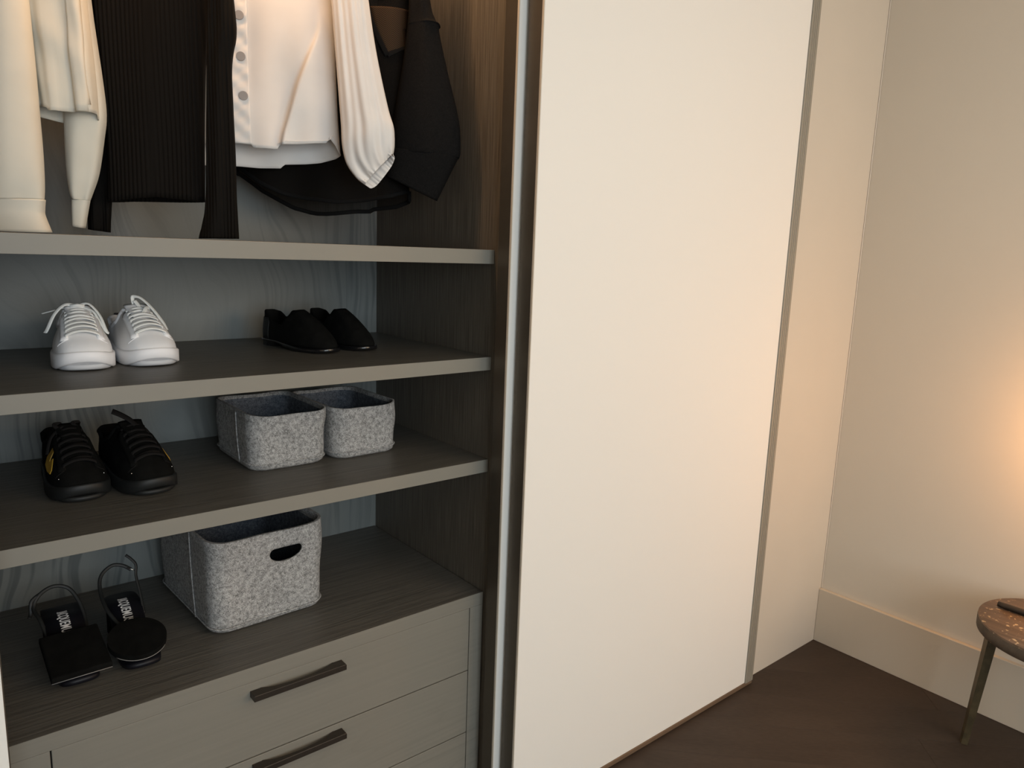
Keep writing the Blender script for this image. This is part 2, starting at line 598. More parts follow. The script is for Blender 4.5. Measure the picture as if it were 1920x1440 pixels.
def solid(o, t, off=0.0):
    md = o.modifiers.new('thickness', 'SOLIDIFY')
    md.thickness = t
    md.offset = off
    md.use_even_offset = False
    return o


def bake(o):
    """apply the modifiers and keep the plain mesh"""
    dg = bpy.context.evaluated_depsgraph_get()
    me = bpy.data.meshes.new_from_object(o.evaluated_get(dg))
    o.modifiers.clear()
    old = o.data
    o.data = me
    bpy.data.meshes.remove(old)
    return o


# ------------------------------------------------------------------ room
XW = 1.6233
YW = -0.1162
YR = -4.6
XL = -2.5
floor = structure(link('floor', box(XL, XW + 0.1, YR, 0.7, -0.05, -0.012), 'black'))


def clip_poly(poly, x0, x1, y0, y1):
    def cut(pl, inside, inter):
        out = []
        for i in range(len(pl)):
            a, b2 = pl[i - 1], pl[i]
            ia, ib = inside(a), inside(b2)
            if ib:
                if not ia:
                    out.append(inter(a, b2))
                out.append(b2)
            elif ia:
                out.append(inter(a, b2))
        return out

    def ix(c):
        return lambda a, b2: (c, a[1] + (b2[1] - a[1]) * (c - a[0]) / (b2[0] - a[0]))

    def iy(c):
        return lambda a, b2: (a[0] + (b2[0] - a[0]) * (c - a[1]) / (b2[1] - a[1]), c)
    for ins, itr in ((lambda p: p[0] >= x0, ix(x0)), (lambda p: p[0] <= x1, ix(x1)),
                     (lambda p: p[1] >= y0, iy(y0)), (lambda p: p[1] <= y1, iy(y1))):
        if not poly:
            return poly
        poly = cut(poly, ins, itr)
    return poly


PW = 0.176
q2 = math.sqrt(0.5)
k0 = int((XL + YR) * q2 / PW) - 1
k1 = int((XW + 0.7) * q2 / PW) + 2
for k in range(k0, k1):
    pa = 0.2735 + PW * (k - 1)
    pb = pa + PW - 0.0005
    off = (k * 1.37) % 2.6
    for j in range(-5, 6):
        ta = j * 2.6 + off
        tb = ta + 2.5995
        corners = []
        for p_, t_ in ((pa, ta), (pb, ta), (pb, tb), (pa, tb)):
            # along the plank: (1,-1)/sqrt2 ; across: (1,1)/sqrt2
            corners.append((q2 * (p_ + t_), q2 * (p_ - t_)))
        pl = clip_poly(corners[::-1], XL, XW, YR, -0.03)
        if len(pl) < 3:
            continue
        a2 = sum(pl[i - 1][0] * pl[i][1] - pl[i][0] * pl[i - 1][1] for i in range(len(pl))) / 2
        if abs(a2) < 0.0005:
            continue
        if a2 < 0:
            pl = pl[::-1]
        cx = sum(p[0] for p in pl) / len(pl); cy = sum(p[1] for p in pl) / len(pl)
        R2 = Matrix.Rotation(radians(45), 2)
        lp = [tuple(R2 @ Vector((x - cx, y - cy))) for x, y in pl]
        o = link('plank', prism(lp, -0.012, 0.0, 0.0003, 1), 'floor', floor, loc=(cx, cy, 0))
        o.rotation_euler = (0, 0, radians(-45))

structure(link('ceiling', box(XL, XW + 0.1, YR, 0.7, 2.62, 2.72), 'ceiling'))
wr = link('wall_right', box(XW, XW + 0.1, YR, 0.0, 0.0, 2.62), 'wall')
structure(wr)
structure(link('baseboard_right', box(XW - 0.0182, XW - 0.0003, YR, YW - 0.0005, 0.0, 0.2209, 0.0015), 'skirting'))
wb = structure(link('wall_back', box(1.1235, XW - 0.0003, YW, -0.03, 0.0005, 2.62), 'panel'))
structure(link('trim_1', box(XW - 0.0045, XW - 0.0005, YW - 0.004, YW - 0.0002, 0.2212, 2.6195, 0.0015), 'panel'))
structure(link('wall_left', box(XL - 0.1, XL, YR, 0.0, 0.0, 2.62), 'wall'))

# ------------------------------------------------------------------ wardrobe
XR_IN = 0.0
XL_IN = -1.066
DEP = 0.58
wd = thing('wardrobe', 'open dark grey oak wardrobe with three pale edged shelves beside white sliding door', 'wardrobe', (-0.53, 0.29, 0.0))


def wpart(name, x0, x1, y0, y1, z0, z1, mat, bev=0.0008, parent=wd):
    bm = box(x0 + 0.53, x1 + 0.53, y0 - 0.29, y1 - 0.29, z0, z1, bev)
    return link(name, bm, mat, parent)


wpart('back_panel', XL_IN - 0.018, XR_IN + 0.018, DEP, DEP + 0.016, 0.0, 2.42, 'back')
wpart('side_panel', XR_IN, XR_IN + 0.017, -0.013, DEP, 0.0, 2.42, 'side')
wpart('side_panel', XL_IN - 0.018, XL_IN, -0.013, DEP, 0.0, 2.42, 'side')
wpart('top_panel', XL_IN - 0.018, XR_IN + 0.017, -0.013, DEP + 0.016, 2.42, 2.44, 'side')
wpart('led_strip', XL_IN + 0.06, -0.05, 0.085, 0.105, 2.405, 2.419, 'led')
for zt, zb_ in ((1.5024, 1.4687), (1.2392, 1.2061), (0.9742, 0.9413)):
    sh = wpart('shelf', XL_IN + 0.0005, -0.0008, 0.0012, DEP - 0.0005, zb_, zt, 'shelf')
    wpart('edge_band', XL_IN + 0.0005, -0.0008, 0.0, 0.0012, zb_, zt, 'edge', 0.0004, sh)
bm = bmesh.new()
sweep(bm, [(XL_IN + 0.53, 0.0, 2.255), (XR_IN + 0.53, 0.0, 2.255)], 0.025, 0.025, n=16)
link('clothes_rail', bm, 'metalrail', wd)

# ------------------------------------------------------------------ chest of drawers inside
ch = thing('drawer_unit', 'grey oak drawer chest under the shelves with slim bronze bar handles', 'drawers', (-0.53, 0.29, 0.0))
ZD = 0.6115


def cpart(name, x0, x1, y0, y1, z0, z1, mat, bev=0.0008, parent=ch):
    return link(name, box(x0 + 0.53, x1 + 0.53, y0 - 0.29, y1 - 0.29, z0, z1, bev), mat, parent)


tp = cpart('top_panel', XL_IN + 0.0008, -0.0035, 0.0012, DEP - 0.0008, ZD - 0.0340, ZD, 'shelf')
cpart('front_edge', XL_IN + 0.0008, -0.0035, 0.0, 0.0012, ZD - 0.0338, ZD, 'front', 0.0004, tp)
cpart('side_panel', XL_IN + 0.0008, -0.9915, 0.0, DEP - 0.001, 0.0, ZD - 0.0344, 'front')
cpart('side_panel', -0.0448, -0.0035, 0.0, DEP - 0.001, 0.0, ZD - 0.0344, 'front')
cpart('carcass_inside', -0.9912, -0.0452, 0.03, DEP - 0.001, 0.0, ZD - 0.0344, 'black')


def pull_bm(cx, z):
    """bridge pull: straight front face, feet on the drawer at both ends, hollow behind the middle"""
    x0, x1 = cx - 0.1065, cx + 0.1065
    poly = [(x0, -0.026), (x1, -0.026), (x1, 0.0), (x1 - 0.022, 0.0)]
    for i in range(13):
        t = i / 12
        xx = x1 - 0.022 + (x0 + 0.022 - (x1 - 0.022)) * t
        poly.append((xx, -0.0165 * sin(pi * t) ** 0.6 - 0.0002))
    poly += [(x0 + 0.022, 0.0), (x0, 0.0)]
    out = []
    for p in poly:
        if not out or abs(p[0] - out[-1][0]) + abs(p[1] - out[-1][1]) > 1e-5:
            out.append(p)
    return prism([(x + 0.53, y - 0.29) for x, y in out], z - 0.0065, z + 0.0065, 0.001, 1)


for z0, z1, zh in ((0.4010, 0.5770, 0.5520), (0.2185, 0.3980, 0.3770), (0.0360, 0.2155, 0.1950)):
    d = cpart('drawer', -0.9890, -0.0472, 0.0, 0.0185, z0, z1, 'front', 0.0008)
    link('handle', pull_bm(-0.5195, zh), 'pull', d)
cpart('plinth', -0.9898, -0.0464, 0.012, 0.03, 0.0, 0.034, 'front')

# ------------------------------------------------------------------ sliding doors
HD = 2.46


def sliding_door(label, x0, x1, yf, yb, hz_left, hz_right, group=None):
    """yf front, yb back; framed in bronze profile, back painted glass front, optional grip strip"""
    z0 = 0.010
    t = thing('sliding_door', label, 'door', ((x0 + x1) / 2, (yf + yb) / 2, 0.0), group=group)
    cx, cy = (x0 + x1) / 2, (yf + yb) / 2

    def dp(name, a, b2, c, d2, e, f, mat, bev=0.0006, parent=t):
        return link(name, box(a - cx, b2 - cx, c - cy, d2 - cy, e, f, bev), mat, parent)
    gl = x0 + 0.0022 if not hz_left else x0 + 0.045
    gr = x1 - 0.0022 if not hz_right else x1 - 0.0455
    dp('glass_panel', gl, gr, yf, yf + 0.006, z0 + 0.0095, HD - 0.01, 'glass', 0.0005)
    dp('frame_profile', x0, x0 + 0.028, yf + 0.0062 if not hz_left else yf + 0.001, yb, z0 + 0.006, HD, 'profile')
    dp('edge_bead', x0 - 0.0004, x0 + 0.0018, yf - 0.0004, yf + 0.0060, z0 + 0.006, HD, 'bead', 0.0003)
    dp('frame_profile', x1 - 0.028, x1, yf + 0.0062, yb, z0 + 0.006, HD, 'profile')
    dp('bottom_rail', x0, x1, yf - 0.0015, yb, z0 - 0.006, z0 + 0.0060, 'lip')
    dp('bottom_lip', x0 + 0.003, x1 - 0.003, yf - 0.0022, yf + 0.006, z0 + 0.0064, z0 + 0.0092, 'lip', 0.0004)
    dp('top_rail', x0, x1, yf + 0.001, yb, HD - 0.0098, HD + 0.012, 'profile')
    dp('back_board', x0 + 0.0283, x1 - 0.0283, yf + 0.0065, yb - 0.001, z0 + 0.0075, HD - 0.0102, 'panel')
    if hz_right:
        g = dp('grip_strip', x1 - 0.045, x1, yf - 0.004, yf + 0.006, z0 + 0.0065, HD - 0.0102, 'handle_strip', 0.0008)
        for k in range(3):
            xx = x1 - 0.034 + k * 0.010
            dp('groove', xx, xx + 0.0022, yf - 0.0052, yf - 0.0038, z0 + 0.0068, HD - 0.0104, 'handle_strip', 0.0004, g)
    return t


sliding_door('wide white glass sliding door in the foreground with grey grip strip on its right edge', 0.001, 1.1214, -0.1445, -0.0949, False, True)
sliding_door('white glass sliding door almost hidden behind the wide front door', -0.0179, 1.115, -0.0830, -0.0348, False, False)
sliding_door('white sliding door whose right edge shows at the lower left beside the drawers', -2.16, -1.0592, -0.1445, -0.0949, False, False)

# ------------------------------------------------------------------ stool
SC = Vector((1.400, -0.950, 0.0))
SR = 0.2135
st = thing('stool', 'low round brown wooden stool with worn top standing by the right wall', 'stool', SC)
bm = prism([(SR * cos(2 * pi * i / 72), SR * sin(2 * pi * i / 72)) for i in range(72)], 0.432, 0.470, 0.004, 3)
link('seat', bm, 'stool_top', st, True)
bm = bmesh.new()
for i in range(72):
    pass
rim_r = SR + 0.0012
ring = [[bm.verts.new((r_ * cos(2 * pi * i / 72), r_ * sin(2 * pi * i / 72), z_)) for i in range(72)]
        for r_, z_ in ((rim_r - 0.003, 0.4315), (rim_r, 0.435), (rim_r, 0.463), (rim_r - 0.0012, 0.4645), (SR - 0.004, 0.4645), (SR - 0.004, 0.4315))]
for a, c2 in zip(ring, ring[1:] + ring[:1]):
    for i in range(72):
        bm.faces.new((a[i], a[(i + 1) % 72], c2[(i + 1) % 72], c2[i]))
o = link('seat_rim', bm, 'stool_rim', st, True)
for k in range(3):
    an = radians(92) + k * 2 * pi / 3
    rad = Vector((cos(an), sin(an), 0))
    tan = Vector((-sin(an), cos(an), 0))
    bm = bmesh.new()
    secs = []
    for z_, r_, w_, t_ in ((0.0, 0.203, 0.029, 0.018), (0.22, 0.186, 0.041, 0.022), (0.4318, 0.170, 0.052, 0.026)):
        c_ = rad * r_ + Vector((0, 0, z_))
        # flat section turned so that its broad face looks to the room
        f1 = (tan * cos(radians(-25)) + rad * sin(radians(-25)))
        f2 = Vector((-f1.y, f1.x, 0))
        secs.append([bm.verts.new(c_ + f1 * (sx * w_ / 2) + f2 * (sy * t_ / 2)) for sx, sy in ((-1, -1), (1, -1), (1, 1), (-1, 1))])
    for a, c2 in zip(secs, secs[1:]):
        for i in range(4):
            bm.faces.new((a[i], a[(i + 1) % 4], c2[(i + 1) % 4], c2[i]))
    bm.faces.new(secs[0][::-1]); bm.faces.new(secs[-1])
    bmesh.ops.recalc_face_normals(bm, faces=list(bm.faces))
    link('leg', bm, 'stool_leg', st)
bm = bmesh.new()
sweep(bm, [(0, 0, 0), (0.0, -0.02, 0.0), (0.001, -0.30, 0.0), (0.001, -0.32, 0.0)], 0.022, 0.018, n=10, taper=lambda t: 0.9 if t in (0, 1) else 1)
o = link('metal_bar', bm, 'pull', None, True, (1.4215, -0.772, 0.4792))
o['label'] = 'slim dark metal bar lying across the round brown stool'
o['category'] = 'bar'

# ------------------------------------------------------------------ felt boxes


def rrect(hx, hy, r, n=6):
    out = []
    for cx_, cy_, a0 in ((hx - r, hy - r, 0), (-hx + r, hy - r, 90), (-hx + r, -hy + r, 180), (hx - r, -hy + r, 270)):
        for i in range(n + 1):
            a = radians(a0 + 90 * i / n)
            out.append((cx_ + r * cos(a), cy_ + r * sin(a)))
    return out


def dense(poly, step):
    out = []
    n = len(poly)
    for i in range(n):
        a = Vector(poly[i]); b2 = Vector(poly[(i + 1) % n])
        m_ = max(1, int((b2 - a).length / step))
        for k in range(m_):
            out.append(tuple(a + (b2 - a) * k / m_))
    return out


def felt_box(label, loc, rz, hx, hy, h, group, hole=False, seed=1, sag=0.0):
    rnd = random.Random(seed)
    t = thing('felt_basket', label, 'basket', loc, rz, group)
    th = 0.0055
    ph = rnd.random() * 6

    def wall(scale_in, z0, name, mat, closed_bottom):
        pass
    bm = bmesh.new()
    levels = [(0.0, 0.90, 0.0), (0.006, 0.955, 0.0), (0.016, 0.975, 0.0), (0.024, 0.968, 0.0), (0.05, 0.978, 0.0)]
    k_ = 9
    for i in range(1, k_ + 1):
        f = i / k_
        levels.append((0.05 + (h - 0.05) * f, 0.978 + 0.030 * f, f))
    base = dense(rrect(hx, hy, 0.040, 7), 0.012)
    n = len(base)

    def ringv(z, sc_, f, inset):
        vs = []
        for i, (x, y) in enumerate(base):
            L_ = math.hypot(x, y)
            kx = (sc_ * hx - inset) / hx; ky = (sc_ * hy - inset) / hy
            wob = 0.0022 * sin(5 * x / hx + 9 * z / h + ph) * (0.4 + f)
            zz = z
            if f >= 0.85:
                zz = z + 0.004 * ((abs(x) / hx) ** 3 - 0.3) * (f - 0.85) / 0.15 - sag * (1 - (x / hx) ** 2) * (f - 0.85) / 0.15 * 0.004
            vs.append(bm.verts.new((x * kx + wob * x / L_, y * ky + wob * y / L_, zz)))
        return vs
    rings = [ringv(z, s_, f, 0.0) for z, s_, f in levels]
    rings += [ringv(z, s_, f, th) for z, s_, f in reversed(levels[1:])]
    for a, c2 in zip(rings, rings[1:]):
        for i in range(n):
            f = bm.faces.new((a[i], a[(i + 1) % n], c2[(i + 1) % n], c2[i]))
            f.smooth = True
    bm.faces.new(rings[0][::-1])
    bm.faces.new(rings[-1])
    bmesh.ops.recalc_face_normals(bm, faces=list(bm.faces))
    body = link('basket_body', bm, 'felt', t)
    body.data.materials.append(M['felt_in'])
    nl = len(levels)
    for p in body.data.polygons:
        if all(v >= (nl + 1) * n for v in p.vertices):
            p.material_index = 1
    if hole:
        poly = []
        for i in range(25):
            a = pi + pi * i / 24
            poly.append((0.041 * cos(a), 0.024 * sin(a) * 0.95))
        for i in range(9):
            a = pi / 2 * i / 8
            poly.append((0.041 - 0.012 + 0.012 * cos(a), 0.012 * sin(a)))
        for i in range(9):
            a = pi / 2 + pi / 2 * i / 8
            poly.append((-0.041 + 0.012 + 0.012 * cos(a), 0.012 * sin(a)))
        q = []
        for p in poly:
            if not q or (Vector(p) - Vector(q[-1])).length > 1e-4:
                q.append(p)
        cb = prism(q, -0.05, 0.05)
        bmesh.ops.recalc_face_normals(cb, faces=list(cb.faces))
        cut = link('cutter', cb, 'felt', t)
        cut.location = (hole[0], -hy, hole[1])
        cut.rotation_euler = (radians(90), 0, 0)
        md = body.modifiers.new('hole', 'BOOLEAN')
        md.operation = 'DIFFERENCE'
        md.object = cut
        md.solver = 'EXACT'
        bpy.context.view_layer.update()
        bake(body)
        bpy.data.objects.remove(cut)
        for p in body.data.polygons:
            p.use_smooth = p.area > 1e-6 and abs(p.normal.z) < 0.99
    # overlapping seam flap on the left side
    bm = bmesh.new()
    pts = []
    ys = -hy * 0.36
    for i in range(9):
        f = i / 8
        z = 0.012 + (h - 0.014) * f
        s_ = (0.974 + 0.034 * f)
        pts.append((-hx * s_ - 0.0022, ys + 0.010 * sin(2.2 * f) - 0.006, z))
    sweep(bm, pts, 0.007, 0.0030, upv=(-1, 0, 0), n=8)
    link('seam', bm, 'felt', t, True)
    # stitched bottom fold
    bm = bmesh.new()
    bb = [(x * 0.985, y * 0.985, 0.017 + 0.0013 * sin(4 * x / hx + ph)) for x, y in base]
    bb += bb[:1]
    ups = [Vector((p[0], p[1], 0)).normalized() for p in bb]
    sweep(bm, bb, 0.004, 0.004, upv=[tuple(u_) for u_ in ups], n=6)
    link('bottom_fold', bm, 'felt', t, True)
    # lining floor
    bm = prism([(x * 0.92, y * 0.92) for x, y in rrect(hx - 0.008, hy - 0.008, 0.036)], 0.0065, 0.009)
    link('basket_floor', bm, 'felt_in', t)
    return t


GB = 'small felt baskets on the middle shelf'
felt_box('small grey felt basket nearer to the black sneakers, front left of two', (-0.4425, 0.325, 0.9745), 0.0, 0.0975, 0.137, 0.133, GB, seed=3)
felt_box('small grey felt basket nearer to the right side panel, beside its twin', (-0.2440, 0.322, 0.9745), radians(1.5), 0.0935, 0.137, 0.130, GB, seed=5)
felt_box('large grey felt basket with oval grip hole on top of the drawers', (-0.518, 0.350, 0.6118), radians(3), 0.142, 0.190, 0.226, None, hole=(0.035, 0.169), seed=9)

# ------------------------------------------------------------------ shoes
OUT = [(0.0, 0.0), (0.022, 0.004), (0.038, 0.016), (0.049, 0.042), (0.0535, 0.085), (0.050, 0.135), (0.043, 0.185),
       (0.039, 0.235), (0.034, 0.268), (0.020, 0.286), (0.0, 0.290)]


def outline(scale_w=1.0, L=0.29, grow=0.0, per=6, pointy=0.0, wh=1.0):
    pts = []
    k = L / 0.29
    right = [(x * scale_w + (0.003 * (1 if 0.02 < y < 0.16 else 0)), y * k) for x, y in OUT]
    if pointy:
        right = [(x * (1 - pointy * max(0, 1 - y / (0.09 * k))), y) for x, y in right]
    left = [(-x * scale_w, y * k) for x, y in OUT[1:-1]][::-1]
    if pointy:
        left = [(x * (1 - pointy * max(0, 1 - y / (0.09 * k))), y) for x, y in left]
    ring = right + left
    c = catmull([(x, y, 0) for x, y in ring], per, True)
    if grow:
        cen = Vector((0, L * 0.5, 0))
        out = []
        n = len(c)
        for i, p in enumerate(c):
            t_ = c[(i + 1) % n] - c[i - 1]
            nn = Vector((t_.y, -t_.x, 0)).normalized()
            out.append(p + nn * grow)
        c = out
    return c


def shoe_sole(t, ring, z_prof, h, mat, bev=0.003, name='sole', lip=None):
    """z_prof(y) lift of the underside"""
    bm = bmesh.new()
    lo_in, lo, mid, hi = [], [], [], []
    n = len(ring)
    cen = sum((p for p in ring), Vector()) / n
    for p in ring:
        z = z_prof(p.y)
        d = (p - cen)
        lo_in.append(bm.verts.new((cen.x + d.x * 0.93, cen.y + d.y * 0.97, z)))
        lo.append(bm.verts.new((p.x, p.y, z + bev)))
        mid.append(bm.verts.new((p.x, p.y, z * 0.5 + h - bev)))
        hi.append(bm.verts.new((cen.x + d.x * 0.95, cen.y + d.y * 0.985, z * 0.5 + h)))
    for a, c2 in ((lo_in, lo), (lo, mid), (mid, hi)):
        for i in range(n):
            f = bm.faces.new((a[i], a[(i + 1) % n], c2[(i + 1) % n], c2[i]))
            f.smooth = True
    bm.faces.new(lo_in[::-1]); bm.faces.new(hi)
    bmesh.ops.recalc_face_normals(bm, faces=list(bm.faces))
    return link(name, bm, mat, t)


def shoe_upper(t, ring, top, base_z, mat, toe_h=0.035, side_k=0.55, rows=14, th=0.004, name='upper', inset=0.003):
    """each point of the foot outline rises by a bezier to its partner on the opening ring"""
    n = len(ring)
    bm = bmesh.new()
    grid = []
    for i in range(n):
        b0 = ring[i]
        nn = Vector((ring[(i + 1) % n].y - ring[i - 1].y, -(ring[(i + 1) % n].x - ring[i - 1].x), 0)).normalized()
        b0 = Vector((b0.x, b0.y, base_z)) - nn * inset
        t0 = top[i]
        fr = max(0.0, 1 - b0.y / 0.11)           # 1 at the toe
        h = (t0.z - base_z)
        up1 = toe_h * (0.55 + 0.45 * fr) if fr > 0 else h * 0.45
        up1 = toe_h * fr + h * 0.45 * (1 - fr)
        c1 = b0 + Vector((0, 0, up1)) + nn * 0.004
        c2 = t0 + (b0 - t0) * (0.30 if fr > 0 else 0.05)
        c2.z = t0.z - h * (0.30 - 0.10 * fr) + 0.006 * fr
        col = []
        for k in range(rows + 1):
            v = k / rows
            p = (1 - v) ** 3 * b0 + 3 * (1 - v) ** 2 * v * c1 + 3 * (1 - v) * v * v * c2 + v ** 3 * t0
            col.append(bm.verts.new(p))
        grid.append(col)
    for i in range(n):
        for k in range(rows):
            f = bm.faces.new((grid[i][k], grid[(i + 1) % n][k], grid[(i + 1) % n][k + 1], grid[i][k + 1]))
            f.smooth = True
    bmesh.ops.recalc_face_normals(bm, faces=list(bm.faces))
    tree = BVHTree.FromBMesh(bm)
    o = link(name, bm, mat, t, True)
    solid(o, th, -1.0)
    return o, tree, grid


def opening(ring, prof, L, y_front, wscale):
    """top ring: same count as the outline; prof(s) with s 0 at throat front .. 1 at heel gives (half width, z)"""
    n = len(ring)
    out = []
    for i, p in enumerate(ring):
        # parameter by outline position
        sfrac = p.y / L
        y = y_front + (L - 0.008 - y_front) * (sfrac ** 0.8)
        s = (y - y_front) / (L - 0.008 - y_front)
        hw, z = prof(s)
        wmax = max(abs(q.x) for q in ring if abs(q.y - p.y) < 0.012)
        k = max(-1, min(1, p.x / wmax)) if wmax > 1e-6 else 0
        out.append(Vector((k * hw, y, z)))
    return out


def lerp_tab(tab, s):
    for (s0, *a), (s1, *b2) in zip(tab, tab[1:]):
        if s <= s1:
            f = (s - s0) / (s1 - s0) if s1 > s0 else 0
            f = f * f * (3 - 2 * f)
            return [u + (v - u) * f for u, v in zip(a, b2)]
    return list(tab[-1][1:])


def drop(tree, x, y, z0=0.3):
    r = tree.ray_cast(Vector((x, y, z0)), Vector((0, 0, -1)))
    return (r[0], r[1]) if r[0] is not None else (None, None)


def lace_row(bm, tree, x0, y0, x1, y1, w, th, lift=0.002, arch=0.003):
    pts, ups = [], []
    for k in range(13):
        f = k / 12
        x = x0 + (x1 - x0) * f; y = y0 + (y1 - y0) * f
        p, nn = drop(tree, x, y)
        if p is None:
            continue
        if nn.z < 0:
            nn = -nn
        e = 1.0 if 0 < k < 12 else 0.0
        pts.append(p + nn * (lift * e + arch * sin(pi * f) - (0.003 if e == 0 else 0)))
        ups.append(tuple(nn))
    if len(pts) > 3:
        sweep(bm, pts, w, th, upv=ups, n=8)


def sneaker(label, loc, rz, kind, group, mirror=False, bow=0):
    t = thing('sneaker', label, 'shoe', loc, rz, group)
    L = 0.290
    white = kind == 'white'
    up_m = 'white_leather' if white else 'suede'
    so_m = 'white_rubber' if white else 'black_rubber'
    la_m = 'lace_white' if white else 'lace_black'
    ring = outline(1.0, L)
    sole_h = 0.031 if white else 0.030
    spring = lambda y: 0.017 * max(0.0, 1 - y / 0.06) ** 2
    shoe_sole(t, outline(1.0, L, 0.0022), spring, sole_h, so_m)
    shoe_sole(t, outline(0.97, L, -0.002), lambda y: 0.0 + 0.003 * max(0.0, 1 - y / 0.06) ** 2, 0.012, 'grey_rubber' if white else 'black_rubber', name='outsole')
    hz_ = 0.109 if white else 0.124
    tab = [(0.0, 0.012, hz_ - 0.004), (0.12, 0.026, hz_ - 0.004), (0.35, 0.035, hz_ - 0.034), (0.6, 0.035, hz_ - 0.044), (0.85, 0.031, hz_ - 0.034), (1.0, 0.022, hz_ - 0.029)]
    top = opening(ring, lambda s: lerp_tab(tab, s), L, 0.140, 1.0)
    upm, tree, grid = shoe_upper(t, ring, top, sole_h - 0.003, up_m, toe_h=0.030)
    # collar padding
    bm = bmesh.new()
    tt = [p.copy() for p in top]
    tt = tt + tt[:1]
    sweep(bm, tt, 0.009, 0.009, n=8)
    link('collar', bm, up_m, t, True)
    # tongue
    bm = bmesh.new()
    tp_ = []
    for k in range(9):
        f = k / 8
        y = 0.095 + 0.056 * f
        p, nn = drop(tree, 0.0, min(y, 0.137))
        z = (p.z if p is not None else 0.1) + 0.004
        if y > 0.137:
            z += (y - 0.137) * 0.55
        tp_.append((0, y, z))
    sweep(bm, tp_, 0.050, 0.009, n=12, taper=lambda s: 0.75 + 0.25 * s)
    link('tongue', bm, up_m, t, True)
    # eyestay flaps: raised strips on both sides of the lacing
    for sg in (-1, 1):
        bm = bmesh.new()
        pts, ups = [], []
        for k in range(12):
            f = k / 11
            x = sg * (0.032 - 0.006 * f); y = 0.038 + 0.098 * f
            p, nn = drop(tree, x, y)
            if p is None:
                continue
            if nn.z < 0:
                nn = -nn
            pts.append(p + nn * 0.0006); ups.append(tuple(nn))
        sweep(bm, pts, 0.017, 0.0060, upv=ups, n=8)
        link('eyestay', bm, up_m, t, True)
    # laces
    bm = bmesh.new()
    nr = 7 if white else 6
    for k in range(nr):
        y = 0.044 + 0.090 * k / (nr - 1)
        xw = 0.032 - 0.006 * k / (nr - 1)
        lace_row(bm, tree, -xw, y, xw, y + (0.004 if k % 2 else 0.001), 0.0086, 0.0030, 0.0050, 0.004)
        if k < nr - 1:
            lace_row(bm, tree, -xw * 0.9, y + 0.006, xw * 0.9, y + 0.014, 0.0060, 0.0022, 0.0018, 0.002)
    ptop, _n = drop(tree, 0.0, 0.136)
    zt = ptop.z + 0.012
    if white and bow == 0:
        # loops falling to both sides and a loose end
        sweep(bm, catmull([(0, 0.146, zt), (-0.022, 0.142, zt + 0.004), (-0.042, 0.130, zt - 0.014), (-0.056, 0.118, zt - 0.042), (-0.061, 0.112, zt - 0.050)], 6), 0.009, 0.0028, upv=(-0.5, -0.6, 0.6), n=8)
        sweep(bm, catmull([(-0.02, 0.150, zt - 0.002), (-0.045, 0.156, zt - 0.010), (-0.062, 0.165, zt - 0.016)], 6), 0.007, 0.0026, n=8)
        sweep(bm, catmull([(0, 0.146, zt), (0.020, 0.140, zt + 0.006), (0.038, 0.125, zt - 0.016), (0.047, 0.105, zt - 0.045), (0.050, 0.100, zt - 0.052),
                           (0.045, 0.104, zt - 0.046), (0.036, 0.118, zt - 0.026), (0.026, 0.132, zt - 0.008), (0.004, 0.145, zt)], 5), 0.007, 0.0026, upv=(0.5, -0.6, 0.6), n=8)
        sweep(bm, [(-0.012, 0.144, zt + 0.001), (0.0, 0.142, zt + 0.003), (0.012, 0.144, zt + 0.001)], 0.014, 0.007, n=8)
    elif white:
        sweep(bm, catmull([(-0.004, 0.150, zt + 0.002), (-0.004, 0.152, zt + 0.018), (0.010, 0.146, zt + 0.016), (0.028, 0.128, zt - 0.006), (0.042, 0.106, zt - 0.034), (0.046, 0.094, zt - 0.050)], 6), 0.010, 0.0028, upv=(0.4, -0.6, 0.6), n=8)
        sweep(bm, catmull([(-0.002, 0.148, zt + 0.010), (0.004, 0.138, zt - 0.002), (0.004, 0.125, zt - 0.012), (0.000, 0.112, zt - 0.014)], 6), 0.010, 0.0028, upv=(0.2, -0.8, 0.5), n=8)
        sweep(bm, catmull([(0.026, 0.136, zt - 0.006), (0.014, 0.122, zt - 0.004), (0.004, 0.108, zt - 0.014)], 6), 0.009, 0.0028, upv=(0.2, -0.8, 0.5), n=8)
    elif bow == 0:
        for xx in (-0.018, 0.016):
            sweep(bm, catmull([(xx, 0.140, zt - 0.006), (xx - 0.006, 0.146, zt + 0.003), (xx + 0.006, 0.152, zt + 0.002), (xx + 0.002, 0.158, zt - 0.004)], 6), 0.009, 0.003, upv=(0, -1, 0.3), n=8)
        sweep(bm, catmull([(-0.01, 0.142, zt), (-0.034, 0.130, zt - 0.020), (-0.046, 0.112, zt - 0.050)], 6), 0.008, 0.0026, upv=(-0.6, -0.5, 0.5), n=8)
    else:
        sweep(bm, catmull([(0.006, 0.132, zt - 0.006), (-0.004, 0.140, zt + 0.006), (-0.020, 0.148, zt + 0.018), (-0.034, 0.152, zt + 0.026)], 6), 0.015, 0.004, upv=(0.4, -0.7, 0.5), n=8)
        sweep(bm, catmull([(0.0, 0.138, zt - 0.002), (0.020, 0.128, zt - 0.012), (0.033, 0.112, zt - 0.034)], 6), 0.008, 0.0026, upv=(0.5, -0.6, 0.5), n=8)
    link('laces', bm, la_m, t, True)
